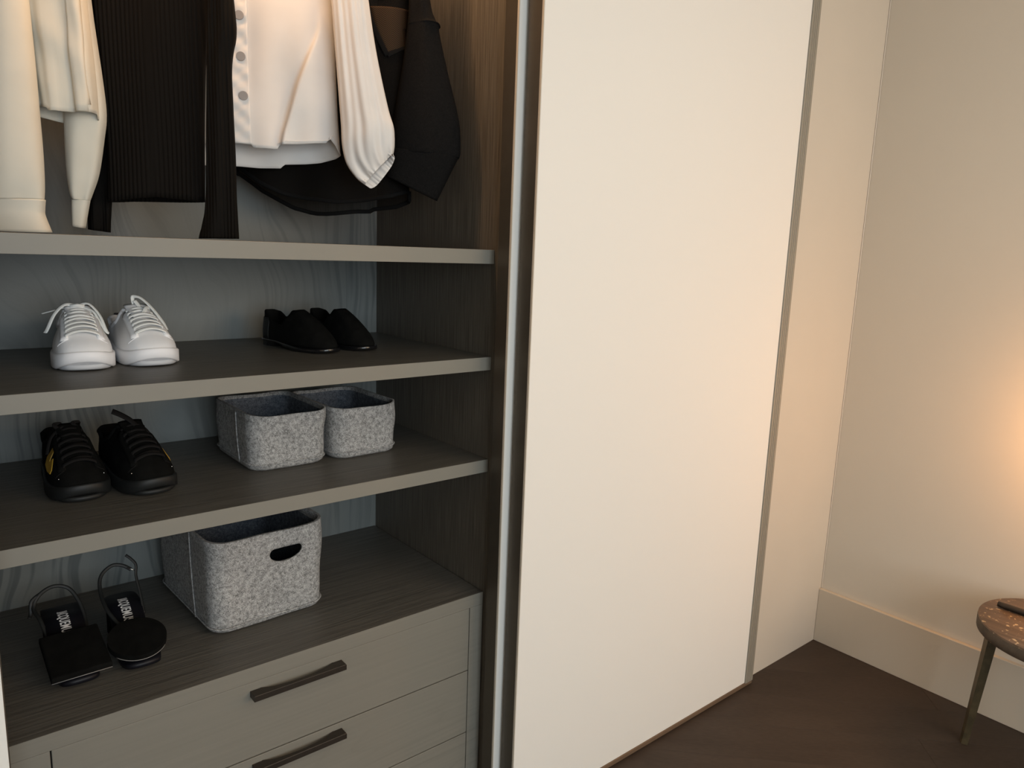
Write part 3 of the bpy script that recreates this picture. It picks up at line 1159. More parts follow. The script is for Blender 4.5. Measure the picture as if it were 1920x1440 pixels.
    # toe seam
    for sg in (-1, 1):
        bm = bmesh.new()
        pts, ups = [], []
        for k in range(12):
            f = k / 11
            x = sg * (0.027 + 0.017 * f); y = 0.038 - 0.006 * f + 0.012 * f * f
            p, nn = drop(tree, x, y)
            if p is None:
                continue
            if nn.z < 0:
                nn = -nn
            pts.append(p + nn * 0.0003); ups.append(tuple(nn))
        if len(pts) > 3:
            sweep(bm, pts, 0.0018, 0.0016, upv=ups, n=6)
        link('toe_seam', bm, 'white_rubber' if white else 'lace_black', t, True)
    if white:
        bm = box(-0.015, 0.015, 0.279, 0.2845, 0.056, 0.088, 0.002)
        link('heel_tab', bm, 'navy', t)
    return t, tree


GW = 'white leather sneakers on the upper shelf'
ZS2, ZS3, ZS0 = 1.2394, 0.9744, 0.6117
sneaker('white leather sneaker at left of its pair, laces in a bow with dangling end', (-0.862, 0.182, ZS2), radians(-6), 'white', GW, bow=0)
sneaker('white leather sneaker at right of its pair, tongue leaning with lace end tucked in', (-0.731, 0.182, ZS2), radians(1), 'white', GW, bow=1)
GK = 'black lace-up sneakers on the middle shelf'
k1_, tr1 = sneaker('black suede sneaker with yellow side patch, left of its pair on middle shelf', (-0.877, 0.182, ZS3), radians(1), 'black', GK, bow=0)
k2_, tr2 = sneaker('black suede sneaker with a lace loop standing up, beside the felt basket', (-0.749, 0.152, ZS3), radians(6), 'black', GK, bow=1)


def side_patch(t, tree, poly, sg, name, mat, th=0.0016):
    """flat emblem laid on the shoe's flank: poly in (y, z)"""
    bm = bmesh.new()
    vs, vo = [], []
    for y, z in poly:
        r = tree.ray_cast(Vector((sg * 0.2, y, z)), Vector((-sg, 0, 0)))
        x = r[0].x if r[0] is not None else sg * 0.04
        vs.append(bm.verts.new((x + sg * 0.0004, y, z)))
        vo.append(bm.verts.new((x + sg * (0.0004 + th), y, z)))
    n = len(vs)
    bm.faces.new(vo); bm.faces.new(vs[::-1])
    for i in range(n):
        bm.faces.new((vs[i], vs[(i + 1) % n], vo[(i + 1) % n], vo[i]))
    bmesh.ops.recalc_face_normals(bm, faces=list(bm.faces))
    o = link(name, bm, mat, t)
    o['label'] = 'yellow patch on the side'
    return o


BOLT = [(0.112, 0.098), (0.100, 0.086), (0.099, 0.068), (0.086, 0.077), (0.068, 0.058), (0.070, 0.050), (0.092, 0.051), (0.120, 0.058), (0.128, 0.072)]
side_patch(k1_, tr1, BOLT, -1, 'side_patch', 'yellow')
side_patch(k2_, tr2, BOLT, 1, 'side_patch', 'yellow')
for t_, tr_ in ((k1_, tr1), (k2_, tr2)):
    for sg in (-1, 1):
        y = 0.030
        r = tr_.ray_cast(Vector((sg * 0.2, y + 0.012, 0.047)), Vector((-sg, -0.05, 0)))
        if r[0] is None:
            continue
        bm = bmesh.new()
        bmesh.ops.create_uvsphere(bm, u_segments=8, v_segments=6, radius=0.0017)
        bmesh.ops.translate(bm, verts=bm.verts, vec=r[0])
        o = link('rivet', bm, 'steel', t_, True)
        o['label'] = 'tiny bright metal rivet'


def loafer(label, loc, rz, group):
    t = thing('loafer', label, 'shoe', loc, rz, group)
    L = 0.262
    ring = outline(0.82, L, 0.0, pointy=0.12)
    shoe_sole(t, outline(0.82, L, 0.003, pointy=0.10), lambda y: 0.004 * max(0.0, 1 - y / 0.05) ** 2 + 0.012 * min(1, max(0, (y - 0.10) / 0.08)), 0.012, 'patent', bev=0.0015, name='sole')
    bm = prism([(x * 0.88, y) for x, y in [(-0.034, 0.195), (0.034, 0.195), (0.035, 0.225), (0.028, 0.248), (0.012, 0.259), (-0.012, 0.259), (-0.028, 0.248), (-0.035, 0.225)]], 0.0, 0.0125, 0.0005, 1)
    link('heel', bm, 'patent', t)
    tab = [(0.0, 0.012, 0.099), (0.10, 0.021, 0.097), (0.24, 0.026, 0.080), (0.42, 0.028, 0.059), (0.58, 0.028, 0.062), (0.9, 0.023, 0.086), (1.0, 0.017, 0.090)]
    top = opening(ring, lambda s: lerp_tab(tab, s), L, 0.118, 1.0)
    up, tree, grid = shoe_upper(t, ring, top, 0.013, 'suede', toe_h=0.020, th=0.003)
    # smooth leather heel counter
    bm = bmesh.new()
    cols = []
    for k in range(13):
        a = radians(-78 + 156 * k / 12)
        col = []
        for j in range(6):
            z = 0.016 + 0.056 * j / 5
            d = Vector((sin(a), cos(a), 0))
            o_ = Vector((0, 0.210, z))
            r = tree.ray_cast(o_ + d * 0.2, -d)
            p = r[0] if r[0] is not None else o_ + d * 0.03
            col.append(bm.verts.new(p + d * 0.0008))
        cols.append(col)
    for a_, b_ in zip(cols, cols[1:]):
        for j in range(5):
            bm.faces.new((a_[j], b_[j], b_[j + 1], a_[j + 1]))
    bmesh.ops.recalc_face_normals(bm, faces=list(bm.faces))
    o = link('heel_counter', bm, 'black_leather', t, True)
    solid(o, 0.0012, 1.0)
    o['label'] = 'smooth black leather heel counter'
    return t


GL = 'black suede loafers on the upper shelf'
loafer('black suede slip-on loafer standing nearer to the white sneakers', (-0.326, 0.206, ZS2), radians(14), GL)
loafer('black suede slip-on loafer standing nearer to the right side panel', (-0.226, 0.208, ZS2), radians(7), GL)

# ------------------------------------------------------------------ sandals


def insole_text(t, mtx):
    cu = bpy.data.curves.new('lettering', 'FONT')
    cu.body = 'JACQUEMUS'
    cu.size = 0.024
    cu.align_x = 'LEFT'
    cu.extrude = 0.0002
    cu.offset = 0.0003
    cu.space_character = 1.12
    tmp = bpy.data.objects.new('lettering_curve', cu)
    COL.objects.link(tmp)
    bpy.context.view_layer.update()
    dg = bpy.context.evaluated_depsgraph_get()
    me = bpy.data.meshes.new_from_object(tmp.evaluated_get(dg))
    bpy.data.objects.remove(tmp)
    me.materials.clear()
    me.materials.append(M['print'])
    # this face hangs its J below the line: stand it up like the other capitals
    js = [v for v in me.vertices if v.co.x < 0.0066]
    caps = max(v.co.y for v in me.vertices)
    lo = min(v.co.y for v in js)
    for v in js:
        v.co.y = (v.co.y - lo) * caps / (caps - lo)
    o = bpy.data.objects.new('lettering', me)
    COL.objects.link(o)
    o.parent = t
    o.matrix_local = mtx
    o['label'] = 'white lettering JACQUEMUS along the insole'
    return o


def sandal(label, loc, rz, kind, group):
    t = thing('sandal', label, 'shoe', loc, rz, group)
    # local: toe at y=0, heel at y=0.25, raised heel
    L = 0.248
    HH = 0.072

    def fz(y):
        if y < 0.075:
            return 0.014 + 0.006 * max(0, 1 - y / 0.05) ** 2
        f = min(1.0, (y - 0.075) / 0.125)
        return 0.014 + (HH - 0.014) * f * f * (3 - 2 * f)
    # sole with footbed
    half = [(0.0, 0.0), (0.020, 0.003), (0.033, 0.015), (0.039, 0.045), (0.038, 0.080), (0.034, 0.125), (0.034, 0.170), (0.0345, 0.215), (0.031, 0.238), (0.020, 0.2475), (0.0, 0.2485)]
    if kind == 'square':
        half = [(0.0, 0.0), (0.020, 0.003), (0.033, 0.015), (0.039, 0.045), (0.038, 0.080), (0.036, 0.125), (0.036, 0.170), (0.036, 0.215), (0.036, 0.242), (0.030, 0.248), (0.0, 0.2485)]
    ring = catmull([(x, y, 0) for x, y in half] + [(-x, y, 0) for x, y in half[1:-1]][::-1], 5, True)
    n = len(ring)
    bm = bmesh.new()
    cen = Vector((0, 0.125, 0))
    lo = [bm.verts.new((p.x, p.y, fz(p.y) - 0.011)) for p in ring]
    hi = [bm.verts.new((p.x, p.y, fz(p.y))) for p in ring]
    for i in range(n):
        f = bm.faces.new((lo[i], lo[(i + 1) % n], hi[(i + 1) % n], hi[i])); f.smooth = True
    # strips across
    def cap(vs, rev):
        m_ = n // 2
        for i in range(m_):
            a, b2 = vs[i], vs[i + 1]
            c2, d2 = vs[(n - i - 1) % n], vs[(n - i) % n]
            q = []
            for v in (a, b2, c2, d2):
                if v not in q:
                    q.append(v)
            if len(q) >= 3:
                try:
                    f = bm.faces.new(q); f.smooth = True
                except ValueError:
                    pass
    cap(hi, False); cap(lo, True)
    bmesh.ops.recalc_face_normals(bm, faces=list(bm.faces))
    link('footbed', bm, 'insole', t)
    # heel
    if kind == 'square':
        bm = box(-0.034, 0.034, 0.185, 0.246, 0.0, HH - 0.013, 0.002)
    else:
        bm = prism([(0.0325 * cos(2 * pi * i / 40), 0.213 + 0.0325 * sin(2 * pi * i / 40)) for i in range(40)], 0.0, HH - 0.013, 0.001)
    link('heel', bm, 'suede', t)
    # vamp: padded slab over the toes, tilted towards the front
    if kind == 'square':
        poly = rrect(0.054, 0.0670, 0.003, 3)
    else:
        poly = [(0.0565 * cos(2 * pi * i / 64), 0.0600 * sin(2 * pi * i / 64)) for i in range(64)]
    bm = prism(poly, -0.0065, 0.0065, 0.004, 3)
    # bow it over the foot
    bmesh.ops.subdivide_edges(bm, edges=list(bm.edges), cuts=1)
    v_ = link('vamp', bm, 'suede', t)
    if kind == 'square':
        v_.location = (0.000, 0.058, 0.049)
        v_.rotation_euler = (radians(13), 0, radians(1))
    else:
        v_.location = (-0.003, 0.050, 0.050)
        v_.rotation_euler = (radians(14), 0, 0)
    # pale strip painting in the light caught by the vamp's front edge
    bm = bmesh.new()
    if kind == 'square':
        sweep(bm, [(-0.0535, -0.0672, -0.0055), (0.0535, -0.0672, -0.0055)], 0.0012, 0.0020, n=6)
    else:
        sweep(bm, [(0.0568 * cos(a), 0.0603 * sin(a), -0.0055) for a in [radians(215 + 110 * k / 20) for k in range(21)]], 0.0012, 0.0020, n=6)
    link('lit_edge', bm, 'edge_grey', v_, True)
    # side gussets of the vamp down to the sole
    for sg in (-1, 1):
        bm = bmesh.new()
        pts = []
        for k in range(7):
            f = k / 6
            pts.append((sg * (0.038 + 0.004 * sin(pi * f)), 0.055 + 0.01 * f, 0.010 + 0.034 * f))
        sweep(bm, pts, 0.055, 0.003, upv=(sg, 0, 0), n=8)
        link('vamp_side', bm, 'suede', t, True)
    # insole lettering, running from heel to toe
    y0 = 0.222
    y1 = 0.110
    z0, z1 = fz(0.20), fz(0.10)
    ang = math.atan2(fz(0.215) - fz(0.135), 0.08)
    ex = Vector((0, -cos(ang), -sin(ang)))     # reading direction to the toe
    ey = Vector((1, 0, 0))                     # letter tops towards +x
    ez = ex.cross(ey)
    sc_x, sc_y = 0.50, 1.15
    mt_ = Matrix((ex * sc_x, ey * sc_y, ez)).transposed().to_4x4()
    mt_.translation = Vector((-0.009, 0.212, fz(0.212) + 0.0016))
    o = insole_text(t, mt_)
    # lay the letters on the curved footbed
    inv = mt_.inverted()
    for v in o.data.vertices:
        p = mt_ @ v.co
        p.z = fz(p.y) + 0.0012 + (0.0004 if v.co.z > 0 else 0.0)
        v.co = inv @ p
    return t, fz


GS = 'black sandals with white lettering on the drawers'
s1, fz1 = sandal('black sandal with a square toe strap, left one on the drawer top', (-0.915, 0.126, ZS0), radians(0), 'square', GS)
s2, fz2 = sandal('black sandal with a round disc toe strap, beside the large felt basket', (-0.800, 0.118, ZS0), radians(-1), 'round', GS)
# ankle straps (standing loops)
bm = bmesh.new()
sweep(bm, catmull([(-0.034, 0.150, 0.040), (-0.042, 0.185, 0.075), (-0.050, 0.215, 0.095), (-0.036, 0.228, 0.117), (-0.008, 0.236, 0.126), (0.020, 0.232, 0.115), (0.036, 0.210, 0.085), (0.040, 0.180, 0.055), (0.036, 0.150, 0.036)], 6), 0.0085, 0.0028, upv=(0, -1, 0.4), n=8)
sweep(bm, catmull([(-0.034, 0.230, 0.118), (-0.052, 0.222, 0.108), (-0.056, 0.214, 0.084), (-0.060, 0.206, 0.078)], 6), 0.0085, 0.0028, upv=(0, -1, 0.4), n=8)
link('ankle_strap', bm, 'black_leather', s1, True)
bm = bmesh.new()
sweep(bm, catmull([(-0.020, 0.130, 0.048), (-0.038, 0.165, 0.076), (-0.043, 0.205, 0.105), (-0.036, 0.228, 0.132), (-0.012, 0.238, 0.147), (0.010, 0.236, 0.143), (0.026, 0.228, 0.132)], 6), 0.0085, 0.0028, upv=(0, -1, 0.4), n=8)
sweep(bm, catmull([(0.035, 0.160, 0.050), (0.035, 0.190, 0.085), (0.033, 0.215, 0.120), (0.036, 0.225, 0.142), (0.028, 0.232, 0.156), (0.018, 0.238, 0.166)], 6), 0.0068, 0.0025, upv=(0.2, -1, 0.4), n=8)
link('ankle_strap', bm, 'black_leather', s2, True)
bm = bmesh.new()
sweep(bm, [(0.018, 0.228, 0.1385), (0.036, 0.223, 0.128)], 0.0016, 0.0016, n=6)
o = link('buckle', bm, 'steel', s2, True)
o['label'] = 'bright metal buckle pin'

# ------------------------------------------------------------------ clothes on the rail (outlines in metres on each hanging plane)
G = {"beige":{"O":[-0.87,0.29],"a":0.5236,"body":[[-0.0754,2.0406,0.0591,2.0538,0.03],[-0.0538,1.9695,0.0676,1.9804,0.03],[-0.0484,1.9328,0.0672,1.9428,0.03],[-0.0405,1.839,0.0728,1.8476,0.03],[-0.0361,1.7718,0.0754,1.7794,0.03],[-0.0311,1.7083,0.0755,1.7149,0.03]],"hemf":[[-0.0377,1.7482],[-0.0276,1.745],[0.0022,1.7381],[0.0065,1.7324],[0.0516,1.7343],[0.0777,1.736]],"hemb":[[-0.039,1.7305],[-0.0271,1.7254],[0.0217,1.7165],[0.0557,1.7227],[0.0773,1.728]],"sl":[[-0.0992,2.0179,-0.0139,2.0263,0.03],[-0.1012,1.9119,-0.0111,1.9197,0.034],[-0.105,1.8028,-0.0083,1.8099,0.036],[-0.1094,1.7282,-0.0073,1.7349,0.036],[-0.1139,1.6522,-0.0063,1.6583,0.036],[-0.1151,1.5944,-0.007,1.595,0.032],[-0.1142,1.5614,-0.009,1.5663,0.026]],"slc":[[-0.1142,1.5614,-0.009,1.5663,0.027],[-0.1154,1.5457,-0.0111,1.5483,0.026],[-0.1151,1.528,-0.0111,1.5354,0.027],[-0.1192,1.5042,-0.0011,1.5042,0.026]],"sr":[[0.0223,2.065,0.0622,2.0689,0.025],[0.0167,1.9503,0.0629,1.9543,0.028],[0.009,1.8025,0.0758,1.8073,0.03],[0.0048,1.7368,0.079,1.7416,0.03],[0.0028,1.6908,0.0723,1.695,0.03],[0.0017,1.6288,0.0594,1.6266,0.026],[0.004,1.5871,0.0449,1.5849,0.02],[0.0081,1.5726,0.0401,1.572,0.016]],"src":[[0.0081,1.5726,0.0401,1.572,0.015],[0.007,1.5556,0.0361,1.5548,0.015],[0.0057,1.5194,0.0277,1.5161,0.014]],"plk":[[[0.0406,2.052],[0.0446,1.9408],[0.0451,1.8455],[0.0472,1.7873],[0.0506,1.7343]],[[0.0628,2.0542],[0.0662,1.9427],[0.0699,1.8474],[0.0722,1.789],[0.0758,1.7359]]]},"ribbed":{"O":[-0.7,0.29],"a":0.5236,"body":[[-0.0955,2.0845,0.1406,2.1078,0.03],[-0.0897,1.9672,0.1293,1.9862,0.03],[-0.0833,1.8362,0.1152,1.8507,0.03],[-0.0797,1.7007,0.1087,1.7118,0.03],[-0.0851,1.5493,0.1038,1.5575,0.03]],"hemf":[[-0.09,1.572],[-0.0744,1.5717],[-0.048,1.5773],[0.0158,1.5857],[0.0691,1.5827],[0.0906,1.5803],[0.1058,1.581]],"hemb":[[-0.09,1.572],[-0.048,1.5762],[0.1058,1.581]],"sl":[[-0.1342,2.0955,-0.0839,2.1005,0.02],[-0.1215,1.9764,-0.0755,1.9804,0.02],[-0.1175,1.7683,-0.0767,1.771,0.02],[-0.1281,1.6597,-0.0837,1.6621,0.018],[-0.1401,1.5819,-0.0922,1.5842,0.016],[-0.1441,1.5147,-0.0985,1.5097,0.015]],"sr":[[0.1357,2.0906,0.1779,2.0948,0.02],[0.1367,1.9734,0.1841,1.9775,0.021],[0.1336,1.9133,0.188,1.9176,0.021],[0.1305,1.8523,0.1775,1.8557,0.021],[0.1266,1.7696,0.1777,1.773,0.021],[0.1219,1.6642,0.1799,1.6674,0.02],[0.1184,1.5943,0.18,1.5972,0.018],[0.1127,1.5506,0.1815,1.5536,0.017],[0.1004,1.5041,0.1829,1.5061,0.016]]},"white":{"O":[-0.44,0.29],"a":0.5236,"body":[[-0.1604,2.1484,0.1383,2.1778,0.04],[-0.1654,2.0188,0.1433,2.0455,0.04],[-0.1718,1.795,0.1515,1.8162,0.04],[-0.1734,1.6615,0.1606,1.6792,0.04]],"hemf":[[-0.1945,1.7083],[-0.0731,1.7165],[-0.0345,1.7163],[-0.03,1.7095],[0.0221,1.7095],[0.0252,1.7174],[0.0809,1.7229],[0.1316,1.7294],[0.1402,1.7407],[0.1511,1.727],[0.1607,1.7071]],"hemb":[[-0.196,1.6697],[-0.0755,1.6738],[-0.0332,1.6725],[0.0203,1.6742],[0.024,1.6828],[0.0744,1.6867],[0.1107,1.6911],[0.1473,1.7003],[0.1607,1.7071]],"fold":[[0.0227,1.6779],[0.0334,1.7439],[0.0647,1.8512],[0.1036,1.9461],[0.1133,1.9753]],"btn":[[-0.0543,1.9857],[-0.0533,1.9015],[-0.0493,1.8187]],"plk":[[[-0.0797,2.1563],[-0.0769,2.0265],[-0.0774,1.8926],[-0.0754,1.8013],[-0.0731,1.7165]],[[-0.0395,2.1603],[-0.0383,2.0298],[-0.0383,1.8955],[-0.0359,1.8039],[-0.0345,1.7163]]],"sr":[[0.1312,2.1549,0.2056,2.1622,0.035],[0.1427,2.0276,0.2229,2.0345,0.04],[0.1512,1.9184,0.2407,1.9252,0.043],[0.1598,1.8064,0.2661,1.8133,0.046],[0.1632,1.7607,0.2796,1.7702,0.047],[0.1653,1.7204,0.2821,1.747,0.045],[0.1747,1.6824,0.2823,1.7306,0.038],[0.1949,1.654,0.2812,1.7188,0.028],[0.2104,1.6417,0.28,1.7128,0.02],[0.2237,1.6341,0.2788,1.7092,0.014]]},"sheer":{"O":[-0.31,0.34],"a":0.6981,"body":[[-0.1062,2.2094,0.2328,2.2205,0.045],[-0.1348,2.0684,0.2345,2.0808,0.045],[-0.1735,1.8246,0.2348,1.8388,0.045],[-0.193,1.6982,0.2349,1.7133,0.045],[-0.2016,1.5429,0.2367,1.5587,0.045]],"hemf":[[-0.1974,1.6828],[-0.119,1.6368],[-0.0662,1.6155],[-0.013,1.6057],[0.0669,1.5995],[0.1336,1.6071],[0.2001,1.6198],[0.2372,1.634]],"hemb":[[-0.198,1.6623],[-0.1459,1.6256],[-0.0667,1.5856],[-0.0134,1.5732],[0.0267,1.5733],[0.0936,1.5823],[0.1336,1.5837],[0.139,1.5891],[0.2003,1.5965],[0.2375,1.6108]],"sr":[[0.233,2.2071,0.2699,2.2083,0.03],[0.2371,2.0701,0.2845,2.0716,0.034],[0.2352,2.0234,0.3003,2.0256,0.036],[0.234,2.0116,0.3093,2.0177,0.038],[0.2329,1.9998,0.307,2.0047,0.037],[0.2225,1.9164,0.3276,1.92,0.042],[0.208,1.8315,0.351,1.8364,0.046],[0.202,1.7824,0.3611,1.7879,0.047],[0.2011,1.7354,0.3638,1.7325,0.046],[0.2011,1.728,0.3602,1.7174,0.044]],"src":[[0.2011,1.733,0.3563,1.7185,0.042],[0.1948,1.7016,0.3439,1.6944,0.04],[0.1886,1.6688,0.3065,1.6162,0.034]],"mp":[[[0.1442,2.0517],[0.1559,2.0067],[0.1858,1.945]],[[0.2307,2.0735],[0.2339,2.0213],[0.237,1.9734]]],"st1":[[0.1314,2.0891],[0.1456,2.0303],[0.1663,1.983],[0.1871,1.945]],"st2":[[0.1871,1.945],[0.2076,1.9567],[0.2383,1.9758]],"st3":[[0.1327,2.0608],[0.1836,2.0731],[0.2369,2.0879]]}}


def interp(pts, s):
    """piecewise linear, pts sorted by first value"""
    if s <= pts[0][0]:
        return pts[0][1]
    for (a, b2), (c2, d2) in zip(pts, pts[1:]):
        if s <= c2:
            return b2 + (d2 - b2) * (s - a) / (c2 - a) if c2 > a else d2
    return pts[-1][1]


def frame_of(g):
    a = g['a']
    return Vector((cos(a), -sin(a), 0)), Vector((-sin(a), -cos(a), 0))


def ring_surface(g, rings, noff, nseg, rows, hem=None, fold=None, name='sleeve', mat='white', parent=None, th=0.0014, lips=None, sq=0.75):
    """cloth tube through the given rings: each ring is (sA, zA, sB, zB, depth) on the garment's plane"""
    e, nn = frame_of(g)
    per = max(1, rows // (len(rings) - 1))
    cr = catmull_n(rings, per)
    bm = bmesh.new()
    grid = []
    R_ = len(cr)
    ztop = (cr[0][1] + cr[0][3]) / 2
    for i, (sa, za, sb, zb_, dep) in enumerate(cr):
        v = i / (R_ - 1)
        row = []
        for j in range(nseg):
            a = 2 * pi * j / nseg
            ca, sa_ = cos(a), sin(a)
            u = math.copysign(abs(ca) ** sq, ca)           # -1 .. 1 across
            w = math.copysign(abs(sa_) ** 0.7, sa_)        # + front, - back
            s = (sa + sb) / 2 + (sb - sa) / 2 * u
            z = (za + zb_) / 2 + (zb_ - za) / 2 * u
            n_ = noff + dep * w
            if hem is not None:
                hf = interp(hem[0] if w >= 0 else hem[1], s)
                z = ztop + (hf - ztop) * v
                # width at that height
                L_, R2 = width_at(cr, z)
                s = (L_ + R2) / 2 + (R2 - L_) / 2 * u
            if fold:
                ds, dn = fold(u, w, s, z, v)
                s += ds; n_ += dn
            if lips and i > R_ - 9:
                k = w * ((i - (R_ - 9)) / 8.0) ** 1.6
                s += lips[0] * k if w > 0 else -lips[2] * k
                z += lips[1] * k if w > 0 else -lips[3] * k
            p = e * s + nn * n_
            row.append(bm.verts.new((p.x, p.y, z)))
        grid.append(row)
    for i in range(R_ - 1):
        for j in range(nseg):
            f = bm.faces.new((grid[i][j], grid[i + 1][j], grid[i + 1][(j + 1) % nseg], grid[i][(j + 1) % nseg]))
            f.smooth = True
    bmesh.ops.recalc_face_normals(bm, faces=list(bm.faces))
    tree = BVHTree.FromBMesh(bm)
    o = link(name, bm, mat, parent, True)
    if th:
        solid(o, th, -1.0)
    return o, tree


def catmull_n(rows, per):
    out = []
    n = len(rows)
    for i in range(n - 1):
        p0 = rows[max(0, i - 1)]; p1 = rows[i]; p2 = rows[i + 1]; p3 = rows[min(n - 1, i + 2)]
        for k in range(per):
            t = k / per
            out.append([0.5 * (2 * b2 + (c2 - a) * t + (2 * a - 5 * b2 + 4 * c2 - d2) * t * t + (3 * b2 - a - 3 * c2 + d2) * t ** 3)
                        if True else 0 for a, b2, c2, d2 in zip(p0, p1, p2, p3)])
    out.append(list(rows[-1]))
    return out


def width_at(cr, z):
    zs = [((r[1] + r[3]) / 2, r[0], r[2]) for r in cr]
    if z >= zs[0][0]:
        return zs[0][1], zs[0][2]
    for a, b2 in zip(zs, zs[1:]):
        if z >= b2[0]:
            f = (a[0] - z) / (a[0] - b2[0]) if a[0] > b2[0] else 0
            return a[1] + (b2[1] - a[1]) * f, a[2] + (b2[2] - a[2]) * f
    return zs[-1][1], zs[-1][2]


def on_front(g, tree, s, z, lift):
    e, nn = frame_of(g)
    o_ = e * s + nn * 0.6
    r = tree.ray_cast(Vector((o_.x, o_.y, z)), -nn)
    if r[0] is None:
        return None
    return r[0] + nn * lift


def patch(g, tree, left, right, lift, name, mat, parent, th=0.0012, cols=8, rows=24, rip=0.0):
    """a second layer of cloth laid on the front between two edge lines"""
    lz = sorted([(z, s) for s, z in left]); rz_ = sorted([(z, s) for s, z in right])
    bm = bmesh.new()
    grid = []
    zt = min(lz[-1][0], rz_[-1][0])
    for i in range(rows + 1):
        f = i / rows
        zl = lz[0][0] + (zt - lz[0][0]) * f
        zr = rz_[0][0] + (zt - rz_[0][0]) * f
        sl, sr_ = interp(lz, zl), interp(rz_, zr)
        row = []
        for j in range(cols + 1):
            t = j / cols
            p = on_front(g, tree, sl + (sr_ - sl) * t, zl + (zr - zl) * t + 0.0004, lift + 0.0012 * sin(pi * t) + rip * (sin(150 * zl + 5 * t) + 0.7 * sin(263 * zl - 7 * t + 1)))
            row.append(bm.verts.new(p) if p is not None else None)
        grid.append(row)
    for i in range(rows):
        for j in range(cols):
            q = (grid[i][j], grid[i][j + 1], grid[i + 1][j + 1], grid[i + 1][j])
            if None not in q:
                bm.faces.new(q)
    bmesh.ops.recalc_face_normals(bm, faces=list(bm.faces))
    o = link(name, bm, mat, parent, True)
    solid(o, th, 0.0)
    return o


def band(g, tree, line, w, lift, name, mat, parent, t=0.0016, per=6):
    e, nn = frame_of(g)
    pts = []
    for p in catmull([(s, z, 0) for s, z in line], per):
        q = on_front(g, tree, p.x, p.y, lift)
        if q is not None:
            pts.append(q)
    bm = bmesh.new()
    if len(pts) > 2:
        sweep(bm, pts, w, t, upv=tuple(nn), n=8, square=True)
    return link(name, bm, mat, parent, True)


def hanger(g, label, zt, s0, s1, n_top):
    e, nn = frame_of(g)
    t = thing('clothes_hanger', label, 'hanger', (g['O'][0], g['O'][1], 0), 0, 'hangers on the wardrobe rail')
    mid = (s0 + s1) / 2
    bm = bmesh.new()
    sweep(bm, [tuple(e * s + Vector((0, 0, z))) for s, z in ((s0 + 0.012, zt - 0.02), (mid, zt + 0.012), (s1 - 0.012, zt - 0.02))], 0.012, 0.012, n=8)
    link('shoulder_bar', bm, 'metalrail', t, True)
    bm = bmesh.new()
    hk = [(mid, zt + 0.010), (mid, 2.220)] + [(mid + 0.019 * sin(radians(a)) , 2.255 - 0.019 * cos(radians(a))) for a in range(0, 250, 20)]
    sweep(bm, [tuple(e * s + Vector((0, 0, z))) for s, z in hk], 0.004, 0.004, n=6)
    link('hook', bm, 'metalrail', t, True)
    return t


def garment(name, label, cat, g):
    return thing(name, label, cat, (g['O'][0], g['O'][1], 0.0))


# --- beige top
g = G['beige']
t = garment('long_sleeve_shirt', 'beige long-sleeved top with cuffed sleeves hanging at the far left', 'shirt', g)


def fold_b(u, w, s, z, v):
    if w <= 0:
        return 0, 0.004 * sin(9 * u + 2)
    top = max(0.0, 1 - abs(z - 1.86) / 0.12)
    return 0, 0.006 * sin(6.0 * u + 1.5 + 1.2 * v) * (0.3 + v) + 0.002 * sin(17 * u - 3 * v) * v + 0.003 * top * sin(60 * (s + 0.9 * z))


def fold_s(amp, freq, ph):
    def f(u, w, s, z, v):
        return 0, amp * sin(freq * u + ph + 2.0 * v) * (0.4 + 0.6 * v) * (1 if w > 0 else 0.4)
    return f


body, tree = ring_surface(g, g['body'], 0.0, 96, 40, (g['hemf'], g['hemb']), fold_b, 'body', 'beige', t)
patch(g, tree, g['plk'][0], g['plk'][1], 0.005, 'placket', 'beige', t, 0.002)
o, sl = ring_surface(g, g['sl'], 0.055, 64, 40, None, fold_s(0.006, 3.0, 0.4), 'sleeve', 'beige', t, sq=0.9)
c, _ = ring_surface(g, g['slc'], 0.055, 64, 12, None, None, 'cuff', 'beige', o, th=0.003, sq=0.9)
o, sr_ = ring_surface(g, g['sr'], -0.04, 64, 40, None, fold_s(0.004, 4.0, 1.0), 'sleeve', 'beige', t)
c, _ = ring_surface(g, g['src'], -0.04, 48, 10, None, None, 'cuff', 'beige', o, th=0.003)

# --- black ribbed top
g = G['ribbed']
t = garment('ribbed_sweater', 'black ribbed long-sleeved top with flared sleeve hanging between beige and white shirts', 'sweater', g)


def ribs(freq, amp, env=None):
    def f(u, w, s, z, v):
        return 0, amp * sin(freq * s + 0.6 * sin(14 * z)) * (1 if w >= 0 else -1) + 0.004 * sin(5 * u + 3 * v)
    return f


body, tree = ring_surface(g, g['body'], 0.0, 420, 40, (g['hemf'], g['hemb']), ribs(2 * pi / 0.0085, 0.0013), 'body', 'ribbed', t)
ring_surface(g, g['sl'], -0.04, 120, 30, None, ribs(2 * pi / 0.006, 0.0008), 'sleeve', 'ribbed', t)
ring_surface(g, g['sr'], 0.045, 200, 48, None, ribs(2 * pi / 0.0068, 0.0011), 'sleeve', 'ribbed', t)

# --- white shirt
g = G['white']
t = garment('white_shirt', 'white shirt with grey snap buttons and a gathered balloon sleeve', 'shirt', g)
foldz = sorted([(z, s) for s, z in g['fold']])


